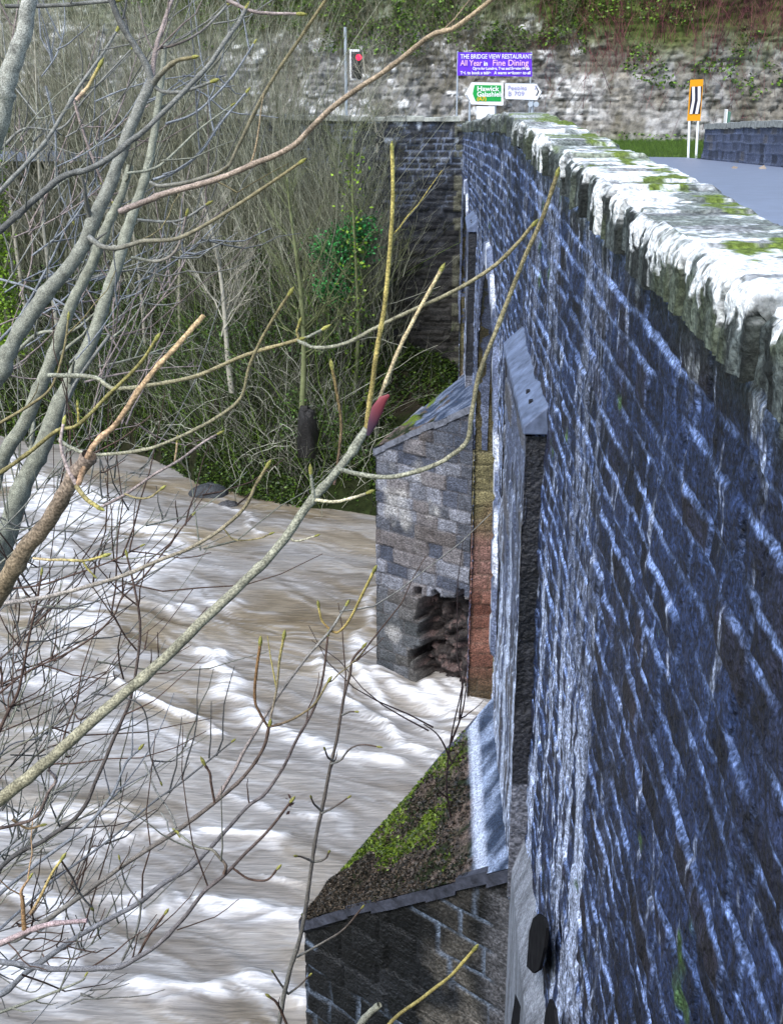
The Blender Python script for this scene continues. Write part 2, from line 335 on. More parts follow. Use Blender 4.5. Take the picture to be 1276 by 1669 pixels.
# inner side of the parapet, the opposite parapet and the near end of the wall
Yi = np.linspace(-8, FAR, 140); zi = ztop(Yi)
def strip(name, xs, ztopf, depth, mat, parent, col, seed, flip):
    Sx = np.linspace(0, depth, 36); Yl = np.linspace(-8, FAR - .2 if not flip else 42.4, 700); YY, SS = np.meshgrid(Yl, Sx, indexing='ij')
    b1, b2, e, _ = masonry(YY, SS, seed, (.2, .32), (.3, .7)); jt = 1 - ss(0, .03, e)
    X = xs + ((b1 - .5) * .03 - jt * .03) * (1 if flip else -1)
    return grid(name, np.stack([X, YY, ztopf(YY) - SS], -1), mat, parent, c_blue(YY, SS, b1, b2, jt) * .9, flip=flip)
strip("parapet_inner_face", D + .55, lambda y: ztop(y) - .2, 1.05, M_stone, bridge, None, 71, False)
strip("far_parapet_face", 9.05, lambda y: ztop(y) - .06, 1.2, M_stone, bridge, None, 72, True)
mb = MB()
for i in range(len(Yi) - 1):
    if Yi[i + 1] > 42.6: break
    y0, y1 = Yi[i] + .01, Yi[i + 1]; z0 = float(ztop(y0)) + random.uniform(-.02, .03); mb.box((8.98, y0, z0 - .16), (9.5, y1, z0))
mb.build("far_parapet_coping", pmat("grey_coping", (.2, .21, .2), var=.5, scale=6, bump=.5), bridge)
for a, b in (((D, -8, -.5), (D + .5, .95, 14.1)), ((D - .04, -8, 14.11), (D + .59, .96, 14.33)), ((9.08, 42.0, 11), (9.5, 42.42, 12.85))):
    mb = MB(); mb.box(a, b); mb.build("wall_end", M_plain, bridge)

# ---- cutwaters with sloping caps, pilasters
def c_far_pier(U, Sx, b1, b2, jt):
    c = mix((.05, .055, .07), (.22, .23, .27), ss(.1, .9, b2 * .7 + fbm(U * 5, Sx * 5, 3) * .4))
    c = mix(c, np.array((.13, .105, .09)), (b1 > .8) * .6); c = mix(c, np.array((.05, .06, .09)), (b1 < .13) * .85)
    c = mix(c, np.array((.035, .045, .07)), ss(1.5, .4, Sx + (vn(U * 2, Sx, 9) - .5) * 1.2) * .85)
    c = mix(c, np.array((.05, .055, .05)), ss(4.7, 5.8, Sx) * .6)
    c = mix(c, np.array((.45, .44, .42)), ss(.6, .75, fbm(U * 1.3, Sx * 1.1, 10)) * ss(1, 2, Sx) * .6)
    return mix(c, np.array((.09, .08, .08)), jt * .6)
def c_near_pier(U, Sx, b1, b2, jt):
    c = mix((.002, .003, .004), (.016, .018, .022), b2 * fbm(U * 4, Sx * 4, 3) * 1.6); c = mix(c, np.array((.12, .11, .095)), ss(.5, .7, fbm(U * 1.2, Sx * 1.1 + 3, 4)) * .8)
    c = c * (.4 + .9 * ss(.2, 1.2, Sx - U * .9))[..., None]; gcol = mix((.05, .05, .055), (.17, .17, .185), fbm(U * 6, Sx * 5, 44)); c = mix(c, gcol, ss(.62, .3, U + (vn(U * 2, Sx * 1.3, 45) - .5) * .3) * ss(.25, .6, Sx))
    c = mix(c, np.array((.2, .26, .36)), jt * ss(.45, .65, vn(U * 1.5, Sx * 1.2, 5)) * .9)
    return c
def cutwater(y0, y1, nose, zf, zn, colfn, hole, seed, res, dark):
    cw = empty("cutwater", (D, (y0 + y1) / 2, 0), None, None); cw.parent = bridge; cw.location = (0, (y0 + y1) / 2 - 12, 0)
    for k in list(cw.keys()): del cw[k]
    A = np.array((D - .04, y0, 0.)); Nn = np.array((nose[0], nose[1], 0.)); B = np.array((D - .04, y1, 0.))
    for (p, q, f) in ((A, Nn, False), (Nn, B, False)):
        L = np.linalg.norm(q - p); ud = (q - p) / L; nr = np.cross(ud, (0, 0, 1.)); nr = nr if nr[0] < 0 else -nr
        zt = max(zf, zn); tp = (lambda U, L=L, near=(p is A): (zt - (zf + (zn - zf) * U / L)) if near else (zt - (zn + (zf - zn) * U / L)))
        def ex(U, Sx, c, near=(p is A)):
            if not (hole and near): return 0, c
            a = U / L; z = zt - Sx
            jag = (vn(U * 4, Sx * 3, 5) - .5) * .5
            m = ss(0, .05, (3.0 - .6 * a + np.floor(jag * 3.99) * .25) - z) * ss(0, .03, (.62 - a + np.floor(vn(U * 2.5, Sx * 2.8, 6) * 4) * .06 - .1 - .12 * ss(.8, 2.6, z)))
            c2 = mix((.005, .004, .004), (.05, .037, .034), fbm(U * 6, Sx * 9, 8)); c2 = mix(c2, np.array((.2, .13, .12)), (fbm(U * 5, Sx * 6, 18) > .64) * .5)
            return -m * (.35 + .6 * fbm(U * 4, Sx * 5, 6) + .25 * (hsh(np.floor(U * 5 + vn(U * 3, Sx * 3, 3)), np.floor(Sx * 6), 5) - .5)), mix(c, c2, m)
        o = block_panel("masonry_face", (p[0], p[1], zt), ud, (0, 0, -1), nr, L, zt + .8, res, cw, colfn, seed, (.3, .42), (.4, .75), .05, top=tp, extra=ex, flip=True)
    # the sloping cap: one inclined sheet, thick at the eaves
    n = 90; a = np.linspace(0, 1, n); b = np.linspace(0, 1, n); Aa, Bb = np.meshgrid(a, b, indexing='ij')
    e0 = (A[:2] + np.array((0, -.06)))[None, None]; e1_ = (B[:2] + np.array((0, .06)))[None, None]; nz = np.array((Nn[0] - .07, Nn[1]))[None, None]
    base = e0 * (1 - Aa[..., None]) + e1_ * Aa[..., None]; xy = base * (1 - Bb[..., None]) + nz * Bb[..., None]
    lump = (fbm(xy[..., 0] * 2.5, xy[..., 1] * 2.5, seed + 8) - .5)
    rel = ss(.05, .3, Bb); z = zf + (zn - zf) * Bb + .08 + lump * (.5 if dark else .2) * rel * ss(0, .1, Aa) * ss(1, .9, Aa) * ss(1, .9, Bb)
    veg = ss(.13, .19, Bb + (vn(xy[..., 0] * 3, xy[..., 1] * 3, 3) - .5) * .05) if dark else ss(.45, .62, Bb + (fbm(xy[..., 0] * 3, xy[..., 1] * 3, 31) - .5) * 1.2)
    slab = mix((.03, .045, .08), (.3, .37, .52) if dark else (.14, .17, .24), ss(.3, .8, vn(xy[..., 0] * 3 + xy[..., 1] * 2, xy[..., 1] * 9 - xy[..., 0] * 6, 6) * .55 + fbm(xy[..., 0] * 4, xy[..., 1] * 4, 7) * .5)); sj = ((xy[..., 1] + .03 * vn(xy[..., 0] * 9, xy[..., 1], 5)) * 1.35) % 1; slab = mix(slab, np.array((.015, .02, .03)), ss(.03, .0, np.minimum(sj, 1 - sj)) * .8)
    mossc = mix((.015, .022, .008), (.09, .13, .015), ss(.46, .66, fbm(xy[..., 0] * 2.2, xy[..., 1] * 2.2, 12) + .12 * (Bb - .55) + .34 * (Aa - .6)))
    lit = mix(mossc, mix((.03, .025, .025), (.16, .12, .1), vn(xy[..., 0] * 14, xy[..., 1] * 14, 14)), ss(.40, .54, fbm(xy[..., 0] * 5, xy[..., 1] * 5, 13)) * .9)
    cc = mix(slab, lit, veg); 
    if dark: cc = mix(cc, np.array((.5, .56, .7)), ss(.035, .012, np.abs(Bb - .145)) * .8)
    cap = grid("sloping_cap", np.stack([xy[..., 0], xy[..., 1], z], -1), M_cope, cw, cc, flip=True)
    if dark:                                           # moss tufts and litter on the cap
        rg = np.random.default_rng(3); m = 14000; aa = rg.random(m); bb_ = .18 + .8 * rg.random(m) ** .8; bb_ = np.clip(bb_, 0, .985)
        xyp = (e0[0, 0] * (1 - aa[:, None]) + e1_[0, 0] * aa[:, None]) * (1 - bb_[:, None]) + nz[0, 0] * bb_[:, None]
        f = fbm(xyp[:, 0] * 2.2, xyp[:, 1] * 2.2, 12) + .12 * (bb_ - .55) + .34 * (aa - .6)
        C = np.column_stack([xyp, zf + (zn - zf) * bb_ + .09 + (fbm(xyp[:, 0] * 2.5, xyp[:, 1] * 2.5, seed + 8) - .5) * .5 * ss(0, .1, aa) * ss(1, .9, aa) * ss(1, .9, bb_)])
        V, Q = leafquads(C, .025, rg); g = f + rg.normal(0, .05, m) > .58
        cl = np.where(g[:, None], mix((.02, .04, .006), (.17, .25, .02), rg.random(m) ** 1.8), mix((.012, .012, .01), (.11, .085, .06), rg.random(m) ** 2.4))
        meta(mesh_obj("moss_and_litter", V, Q, M_leaf, cw, np.repeat(cl, 4, 0), False), kind='stuff')
    mb = MB()
    def rib(p, q, zp, zq):
        for (s0, s1) in zip(np.linspace(0, 1, 9)[:-1], np.linspace(0, 1, 9)[1:]):
            P0 = p * (1 - s0) + q * s0; P1 = p * (1 - s1) + q * s1; jg = random.uniform(-.035, .03); z0 = zp + (zq - zp) * s0 + .085 + jg; z1 = zp + (zq - zp) * s1 + .085 + jg + random.uniform(-.02, .02)
            inn = np.array((D - .04, (y0 + y1) / 2)); i0 = P0 + (inn - P0) * .06; i1 = P1 + (inn - P1) * .06
            mb.add([(P0[0], P0[1], z0 - .16), (P1[0], P1[1], z1 - .16), (P1[0], P1[1], z1), (P0[0], P0[1], z0), (i0[0], i0[1], z0), (i1[0], i1[1], z1), (i0[0], i0[1], z0 - .16), (i1[0], i1[1], z1 - .16)],
                   [(0, 1, 2, 3), (3, 2, 5, 4), (0, 6, 7, 1), (0, 3, 4, 6), (1, 7, 5, 2)])
    rib(e0[0, 0], nz[0, 0], zf, zn); rib(nz[0, 0], e1_[0, 0], zn, zf)
    mb.build("cap_edge", pmat("cap_edge_stone", (.05, .055, .075) if dark else (.13, .14, .17), var=.6, scale=7, bump=.8, bscale=14, bdist=.02), cw)
    return cw
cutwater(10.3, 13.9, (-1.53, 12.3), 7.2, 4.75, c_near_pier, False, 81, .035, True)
cutwater(Y2a - .02, 29.8, (-1.36, 28.1), 7.55, 6.0, c_far_pier, True, 82, .035, False)

def pilaster(y0, y1, zt, zb, pr, seed):
    pl = bpy.data.objects.new("pilaster", None); COL.objects.link(pl); pl.parent = bridge; pl.location = (0, y0 - 12, 0)
    X0 = D - pr; H_ = zt - zb
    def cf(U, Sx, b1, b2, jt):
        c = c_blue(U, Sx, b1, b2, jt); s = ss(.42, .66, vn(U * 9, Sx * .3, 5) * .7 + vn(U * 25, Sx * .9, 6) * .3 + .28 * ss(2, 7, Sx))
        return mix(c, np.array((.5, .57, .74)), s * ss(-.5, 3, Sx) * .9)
    block_panel("pilaster_front", (X0, y0, zt - .2), (0, 1, 0), (0, 0, -1), (-1, 0, 0), y1 - y0, H_ - .2, .03, pl, cf, seed, (.25, .4), (.5, 1), .03, flip=True)
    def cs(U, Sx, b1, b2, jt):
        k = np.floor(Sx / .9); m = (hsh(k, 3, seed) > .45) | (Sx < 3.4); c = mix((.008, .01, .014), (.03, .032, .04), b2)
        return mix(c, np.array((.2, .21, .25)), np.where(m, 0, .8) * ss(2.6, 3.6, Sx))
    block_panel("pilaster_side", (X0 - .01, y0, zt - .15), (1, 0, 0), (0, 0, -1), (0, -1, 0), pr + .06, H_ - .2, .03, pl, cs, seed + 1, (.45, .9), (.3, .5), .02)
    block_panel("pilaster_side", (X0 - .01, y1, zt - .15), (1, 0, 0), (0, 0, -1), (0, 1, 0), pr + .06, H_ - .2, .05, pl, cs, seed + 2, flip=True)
    mb = MB(); mb.prism_y([(D + .03, zt - .12), (X0 - .04, zt - .12), (X0 - .04, zt - .05), (D + .03, zt + .16)], y0 - .05, y1 + .05)
    cap = mb.build("sloping_cap", pmat("blue_cap_slab", (.11, .14, .22), rough=.6, var=.5, scale=6, bump=.5, bscale=14, bdist=.01), pl, .012)
    for q in (.45, .8):
        mb = MB(); mb.cyl((D - pr * .5, y0 + q, zt + .02), (D - pr * .5, y0 + q, zt + .06), .04, k=14)
        mb.build("hole_shade_disc", M_black, pl)  # black disc stands for the shade inside a hole
pilaster(10.15, 13.4, 12.05, 6.9, .155, 85)
pilaster(28.4, 30.6, 11.4, 7.3, .18, 95)
# rendered grey footing where the pier meets the wall, with dark sheets as the shade inside its weep slots
M_void = pmat("slot_shade", (.022, .022, .024), rough=1., spec=0., var=.3)
M_rend = pmat("grey_render", (.22, .235, .27), rough=.8, var=.6, scale=2.2, bump=.7, bscale=12, bdist=.02, stretch=(3, 3, .5), fine=30, finelo=.6)
mb = MB(); x0 = D - .13; mb.prism_y([(D + .02, -.5), (x0, -.5), (x0, 7.3), (D + .02, 7.75)], 7.75, 10.26); mb.build("pier_footing", M_rend, bridge, .03)
def onface(px, py, X): k = W(px, py, 1.0); Y = X / k[0]; return (Y, EYE + (k[2] - EYE) * Y)
for pl in ([(860, 1520), (866, 1497), (875, 1489), (884, 1497), (888, 1512), (884, 1545), (876, 1580), (866, 1586), (856, 1575)], [(893, 1628), (900, 1645), (906, 1700), (880, 1700), (886, 1650)], [(838, 1620), (846, 1640), (842, 1700), (826, 1700)]):
    pts = [onface(a, b, x0 - .012) for a, b in pl]; k = len(pts); mb = MB()
    mb.add([(x0 - .003, a, b) for a, b in pts] + [(x0 + .02, a, b) for a, b in pts], [tuple(range(k)), tuple(range(2 * k - 1, k - 1, -1))] + [(i, i + k, (i + 1) % k + k, (i + 1) % k) for i in range(k)])
    mb.build("slot_shade_sheet", M_void, bridge)

# ------------------------------------------------------------------ river
foam_lines = [  # pixel polylines on the water, half width in metres, strength
    ([(0, 760), (60, 790), (130, 850), (60, 900), (0, 930)], 1.6, .95), ([(0, 830), (130, 800), (230, 850), (290, 880)], 1.0, .9),
    ([(90, 850), (190, 880), (260, 900), (200, 960)], 1.0, .6), ([(40, 950), (160, 1000), (120, 1060)], 1.3, .5), ([(280, 990), (390, 985)], .35, .5),
    ([(320, 1060), (380, 1110), (430, 1170), (520, 1225), (640, 1240)], .36, 1.), ([(345, 1060), (420, 1150)], .25, .9), ([(520, 1075), (570, 1140), (650, 1200), (740, 1245)], .3, 1.), ([(600, 1050), (590, 1100), (640, 1150), (740, 1200)], .25, .7),
    ([(625, 1105), (680, 1130), (740, 1160), (770, 1220)], .45, 1.), ([(700, 1110), (760, 1150), (790, 1200)], .6, 1.), ([(600, 960), (600, 1000), (590, 1070)], .25, .6),
    ([(170, 1085), (215, 1125), (330, 1170), (360, 1190)], .18, .9), ([(0, 1100), (120, 1110)], .6, .45), ([(0, 1200), (180, 1180), (300, 1210)], .5, .35),
    ([(110, 1400), (200, 1370), (330, 1350), (470, 1365)], .22, .8), ([(160, 1345), (330, 1330)], .3, .3), ([(200, 1480), (300, 1465), (420, 1480), (510, 1500)], .25, .75), ([(60, 1480), (150, 1460), (260, 1440)], .2, .7),
    ([(0, 1440), (130, 1500), (200, 1540), (100, 1600), (0, 1560)], .45, .6), ([(240, 1600), (330, 1610), (380, 1590), (480, 1620)], .32, 1.), ([(280, 1640), (360, 1620)], .2, .8), ([(440, 1430), (520, 1440)], .1, .7),
    ([(390, 1290), (480, 1330), (560, 1335)], .15, .55), ([(0, 1340), (90, 1320), (190, 1330)], .35, .6), ([(330, 815), (400, 840), (440, 870)], .2, .5)]
xs = np.arange(-40, 9.6, .085); ys = np.concatenate([np.arange(10, 30, .055), np.arange(30, 53, .075)])
XX, YY = np.meshgrid(xs, ys, indexing='ij'); foam = np.zeros(XX.shape)
wx = XX + (fbm(XX * .5, YY * .9, 301) - .5) * 1.2; wy = YY + (fbm(XX * .5, YY * .9, 302) - .5) * 1.0
for pl, hw, st in foam_lines:
    pw = [WZ(a, b)[:2] for a, b in pl]
    for p, q in zip(pw[:-1], pw[1:]):
        d = q - p; L2 = d @ d; t = np.clip(((wx - p[0]) * d[0] + (wy - p[1]) * d[1]) / L2, 0, 1)
        dist = np.hypot(wx - p[0] - t * d[0], wy - p[1] - t * d[1]); foam = np.maximum(foam, st * np.exp(-(dist / hw) ** 2 * 2.0))
ang = -.35; ux = XX * math.cos(ang) + YY * math.sin(ang); uy = -XX * math.sin(ang) + YY * math.cos(ang)
uyw = uy + (fbm(ux * .3, uy * .5, 310) - .5) * 2.2
streak = fbm(ux * .45, uyw * 3.2, 311, 5)
streak2 = fbm(ux * .9, uyw * 7, 312, 4)
left = ss(-2, -9, XX) * .14
streak3 = fbm(ux * 1.6, uyw * 14, 313, 3)
fo = np.clip(foam * (.12 + .9 * ss(.38, .62, streak * .3 + streak2 * .35 + streak3 * .35)), 0, 1) + ss(.5, .8, streak * .45 + streak2 * .3 + streak3 * .25 + left * .9) * .15
calm = ss(33, 39, YY); fo = np.clip(fo - calm * .12 * (1 - foam), 0, 1)
turb = .35 + .65 * (1 - calm)
zw = (fbm(ux * .28, uyw * .8, 320, 4) - .5) * .26 * turb + (streak - .5) * .07 * turb + (streak3 - .5) * .02 + foam * .14 * (1 + (fbm(XX * 3, YY * 5, 322) - .5))
zw += (fbm(XX * 2.2, YY * 4.5, 323, 3) - .5) * .07 * ss(.1, .6, fo)
zw += .22 * np.exp(-((XX + 1.7) ** 2 / .5 + (YY - 27.7) ** 2 / .5)) - .25 * np.exp(-((XX + .3) ** 2 / 1.2 + (YY - 26.0) ** 2 / .5))
brn_sheen = mix((.125, .098, .06), (.25, .21, .15), ss(.25, .75, fbm(ux * .35, uyw * 1.6, 330)))
brn_sheen = mix(brn_sheen, np.array((.31, .315, .33)), ss(.4, .75, fbm(ux * .2, uyw * .5, 331) + left) * .55)  # pale surface sheen painted into the brown water colour
brn_sheen = mix(brn_sheen, np.array((.42, .42, .43)), ss(.5, .7, streak2 * .6 + streak3 * .4) * .4); brn_sheen = mix(brn_sheen, np.array((.09, .07, .045)), ss(.52, .7, fbm(ux * .5, uyw * 5, 340)) * .45)
wc = mix(brn_sheen, np.array((.88, .89, .92)), fo)
wc = np.clip(wc, 0, .68)
M_water = bpy.data.materials.new("silty_river"); M_water.use_nodes = True
N = M_water.node_tree.nodes; L = M_water.node_tree.links; Pn = N["Principled BSDF"]
at = N.new("ShaderNodeAttribute"); at.attribute_name = "Col"; Pn.inputs["Roughness"].default_value = .32; Pn.inputs["IOR"].default_value = 1.33
g = N.new("ShaderNodeNewGeometry"); mp = N.new("ShaderNodeMapping"); mp.inputs["Rotation"].default_value = (0, 0, .35); mp.inputs["Scale"].default_value = (1.0, 9, 1)
nz1 = N.new("ShaderNodeTexNoise"); nz1.inputs["Scale"].default_value = 1.6; nz1.inputs["Detail"].default_value = 8; nz1.inputs["Distortion"].default_value = .6
L.new(g.outputs["Position"], mp.inputs[0]); L.new(mp.outputs[0], nz1.inputs[0])
bp = N.new("ShaderNodeBump"); bp.inputs["Strength"].default_value = .45; bp.inputs["Distance"].default_value = .08; L.new(nz1.outputs[0], bp.inputs["Height"]); L.new(bp.outputs[0], Pn.inputs["Normal"])
mr = N.new("ShaderNodeMapRange"); mr.inputs[1].default_value = .35; mr.inputs[2].default_value = .68; mr.inputs[3].default_value = .8; mr.inputs[4].default_value = 1.3; L.new(nz1.outputs[0], mr.inputs[0])
vm = N.new("ShaderNodeVectorMath"); vm.operation = 'SCALE'; L.new(at.outputs[0], vm.inputs[0]); L.new(mr.outputs[0], vm.inputs["Scale"]); L.new(vm.outputs[0], Pn.inputs["Base Color"])
meta(grid("water", np.stack([XX, YY, zw], -1), M_water, None, wc), kind='structure')
mb = MB(); mb.box((9.55, 7, -.4), (120, 60, .02)); mb.box((-39.95, 4, -.4), (9.6, 10.1, -.05)); mb.box((-140, 7, -.4), (-39.9, 60, .02))
meta(mb.build("river_water_beyond", pmat("silty_water", (.22, .19, .15), rough=.3, var=.3, scale=.8, bump=.6, bscale=2, bdist=.1, stretch=(1, 4, 1))), kind='structure')

# ------------------------------------------------------------------ near bank under the viewer
xs = np.linspace(-60, 60, 121); ys = np.concatenate([np.linspace(-80, -1.5, 12), np.linspace(-1, 14.5, 60)])
XX, YY = np.meshgrid(xs, ys, indexing='ij'); zz = 13.2 - np.clip(YY, 0, 99) * 1.07 + (fbm(XX * .8, YY * .8, 400) - .5) * .35
zz = np.where(XX > D + .1, np.minimum(zz, 12.9), zz)
meta(grid("near_bank", np.stack([XX, YY, zz], -1), M_ground, None, mix((.03, .028, .015), (.06, .08, .02), fbm(XX, YY, 401))), kind='structure')

# ------------------------------------------------------------------ far bank
wl_x = np.array([-60, -30, -18.1, -12, -8.5, -5, -2.1, 0, 4, 12, 60]); wl_y = np.array([55, 51.5, 48.0, 45.9, 42.2, 40.3, 38.6, 38.6, 40, 43, 50.])
def yshore(X): return np.interp(X, wl_x, wl_y) + (vn(X * .9, X * 0, 410) - .5) * .8
def ywall(X): return 46.3 + np.clip(-X - 2.5, 0, 100) ** 1.1 * .33
def zbank(X, Y):
    t = (Y - yshore(X)); steep = np.interp(X, [-30, -8, -3, 2], [1.9, 1.25, .62, .5])
    return np.minimum(-.45 + t * steep + ss(0, 1.2, t) * .5 + (fbm(X * .7, Y * .7, 411) - .5) * .9 * ss(0, 1.5, t), 11.6)
xs = np.arange(-60, 2.4, .25); ys = np.arange(37, 62, .2); XX, YY = np.meshgrid(xs, ys, indexing='ij')
zz = zbank(XX, YY); zz = np.where(YY > ywall(XX) + .3, 11.55, zz)
gc = mix((.006, .008, .003), (.025, .035, .01), fbm(XX * .9, YY * .9, 412)); gc = mix(gc, np.array((.035, .026, .02)), ss(.5, .65, fbm(XX * .5, YY * .5, 413)) * .6)
meta(grid("far_bank", np.stack([XX, YY, zz], -1), M_ground, None, gc), kind='structure')
# road level at the T-junction and road over the bridge
mb = MB(); mb.box((-60, 48.6, 11.3), (60, 54.2, 11.62)); mb.box((D + .5, FAR - .2, 11.3), (60, 48.7, 11.61))
meta(mb.build("road", M_road), kind='structure')
Yr = np.linspace(-60, FAR + 1.5, 160); Xr = np.linspace(D + .5, 9.1, 12); YY, XX = np.meshgrid(Yr, Xr, indexing='ij')
meta(grid("bridge_road", np.stack([XX, YY, np.maximum(ztop(np.clip(YY, 0, 99)) - 1.14 + .03 * np.sin((XX - D) / 8 * math.pi), 11.66)], -1), M_road, None, None, flip=False), kind='structure')
# wing wall of the far abutment and the road's retaining wall, with pale coping
wing = empty("retaining_wall", (-2, 46.3, 3), "dark coursed stone retaining wall with pale coping, running from the bridge end behind the brush", "wall")
def c_wing(U, Sx, b1, b2, jt):
    c = mix((.004, .005, .008), (.03, .036, .05), b2 * .7 + fbm(U * 2, Sx * 2, 5) * .3); c = mix(c, np.array((.04, .034, .022)), ss(3, 7, Sx) * .6)
    c = mix(c, np.array((.13, .13, .09)), (U < .5) * (b1 > .4) * .7)
    c = mix(c, np.array((.26, .32, .46)), jt * ss(.48, .62, fbm(U * 1.5, Sx * 1.8, 6)) * .6 * ss(6, 1, Sx)); return mix(c, np.array((.5, .55, .62)), ss(.76, .84, vn(U * 5, Sx * 3, 16)) * ss(2, 0, Sx) * .7)
U = np.arange(0, 40, .05); Sx = np.arange(0, 10.5, .05); UU, SX = np.meshgrid(U, Sx, indexing='ij')
b1, b2, e, _ = masonry(UU, SX, 88, (.17, .28), (.25, .6)); jt = 1 - ss(0, .045, e); Xw = D + .2 - UU
grid("wall_face", np.stack([Xw, ywall(Xw) - .3 - (b1 - .5) * .09 + jt * .03 + (fbm(UU * 3, SX * 3, 4) - .5) * .12, 12.95 - SX], -1), M_stone, wing, c_wing(UU, SX, b1, b2, jt), flip=False)
mb = MB(); x = D - .1
while x > -38:
    wd = random.uniform(.4, .8); yv = float(ywall(np.array(x))); h = random.uniform(-.03, .03); mb.box((x - wd + .02, yv - .38, 12.93), (x, yv + .1, 13.1 + h)); x -= wd
mb.build("wall_coping", pmat("pale_coping", (.3, .31, .28), var=.9, scale=3, bump=.5), wing, .02)

# grass verge
gr = np.random.default_rng(8)
xs = np.linspace(5.5, 12, 40); ys = np.linspace(45.6, 51.5, 40); XX, YY = np.meshgrid(xs, ys, indexing='ij')
meta(grid("verge", np.stack([XX, YY, 11.70 + (YY - 45.6) * .03 + (fbm(XX * 2, YY * 2, 5) - .5) * .06], -1), M_ground, None, mix((.04, .07, .015), (.1, .18, .03), fbm(XX * 2, YY * 2, 6))), kind='structure')
m = 14000; gx = gr.uniform(5.5, 12, m); gy = gr.uniform(45.5, 51.5, m); Cg = np.column_stack([gx, gy, np.full(m, 11.72) + (gy - 45.6) * .03])
Pg = Cg[:, None] + np.array([0, .5, 1])[None, :, None] * np.column_stack([gr.normal(0, .04, m), gr.normal(0, .04, m), gr.uniform(.06, .2, m)])[:, None]
V, Q = tubes(Pg, np.broadcast_to(np.array([.008, .006, .001]), (m, 3)))
meta(mesh_obj("grass", V, Q, M_leaf, None, np.repeat(mix((.04, .08, .012), (.14, .24, .03), gr.random(m)), 9, 0)), "short bright green verge grass at the road edge", None, None, 'stuff')

# ------------------------------------------------------------------ cliff and hillside beyond the road
xs = np.concatenate([np.arange(-70, -20, .5), np.arange(-20, 20, .085), np.arange(20, 75, .5)]); tv = np.concatenate([np.arange(0, 7.5, .07), np.arange(7.5, 40, .4)])
XX, TT = np.meshgrid(xs, tv, indexing='ij')
cb1, cb2, ce, _ = masonry(XX, TT, 530, (.16, .34), (.18, .55), .1); cj = 1 - ss(0, .06, ce)
rk = fbm(XX * .45, TT * .6, 501, 5); rk2 = fbm(XX * 2.2, TT * 3.2, 502, 4)
yv = 54.6 + TT * .42 + ss(5, 14, TT) * (TT - 5) * .5 - (rk - .5) * 1.2 - (rk2 - .5) * .5 - (fbm(XX * 6, TT * 8, 512, 3) - .5) * .12 - (cb1 - .5) * .16 + cj * .1 - 3.2 * ss(5.5, 10, XX) 
tl = 4.5 + (fbm(XX * .2, XX * 0, 503) - .5) * 2.2 - ss(3, 12, XX) * .9
vg = ss(-.5, 1.6, TT - tl + (fbm(XX * .6, TT * .6, 504) - .5) * 2.6)
rc = mix((.16, .16, .16), (.36, .35, .33), fbm(XX * 1.6, TT * 2.2, 505)); rc = mix(rc, np.array((.15, .13, .09)), ss(.45, .65, fbm(XX * .7, TT * .5, 506)) * .6)
rc = mix(rc * (.7 + .6 * cb2[..., None]), np.array((.09, .09, .085)), cj * .35)
wsp = ss(.76, .83, cb1 * .5 + fbm(XX * .5, TT * .8, 508) * .45 + vn(XX * 7, TT * 9, 507) * .25); rc = mix(rc, np.array((.75, .75, .73)), wsp * .8 * ss(9, 4, XX)); rc = mix(rc, np.array((.10, .09, .06)), ss(.5, .62, fbm(XX * 2, TT * 1.2, 515)) * .6)
rc = mix(rc, np.array((.06, .09, .02)), ss(.9, 0, TT) * .7)
vc = mix((.03, .06, .01), (.12, .17, .04), fbm(XX * 1.2, TT * 1.2, 509)); vc = mix(vc, np.array((.10, .05, .05)), ss(7, 11, XX) * .6 * fbm(XX, TT, 510))
meta(grid("hills", np.stack([XX, yv, 11.5 + TT], -1), M_ground, None, mix(rc, vc, vg)), kind='structure')
xh = xs
def cliff_y(x, t):
    i = np.clip(np.searchsorted(xh, x), 0, len(xh) - 1); j = np.clip(np.searchsorted(tv, t), 0, len(tv) - 1); return yv[i, j]

# ------------------------------------------------------------------ bare stems, brush and leaves (far side)
def strands(n, X, Y, Z, h, lean, rad, rng, k=7, wig=.12):
    """n stems rooted at X,Y,Z"""
    t = np.linspace(0, 1, k)[None]
    P = np.zeros((n, k, 3)); P[..., 0] = X[:, None]; P[..., 1] = Y[:, None]; P[..., 2] = Z[:, None]
    la = rng.normal(0, lean, (n, 2)); cu = rng.normal(0, lean * .7, (n, 2)); H = h[:, None]
    P[..., 0] += H * (la[:, :1] * t + cu[:, :1] * t ** 2.2); P[..., 1] += H * (la[:, 1:] * .6 * t + cu[:, 1:] * .4 * t ** 2); P[..., 2] += H * t * (1 - .18 * t * np.abs(cu).sum(1)[:, None])
    P[:, 1:] += np.cumsum(rng.normal(0, wig / k, (n, k - 1, 3)), 1) * H[..., None] * .8
    return P, rad[:, None] * (1 - .8 * t)
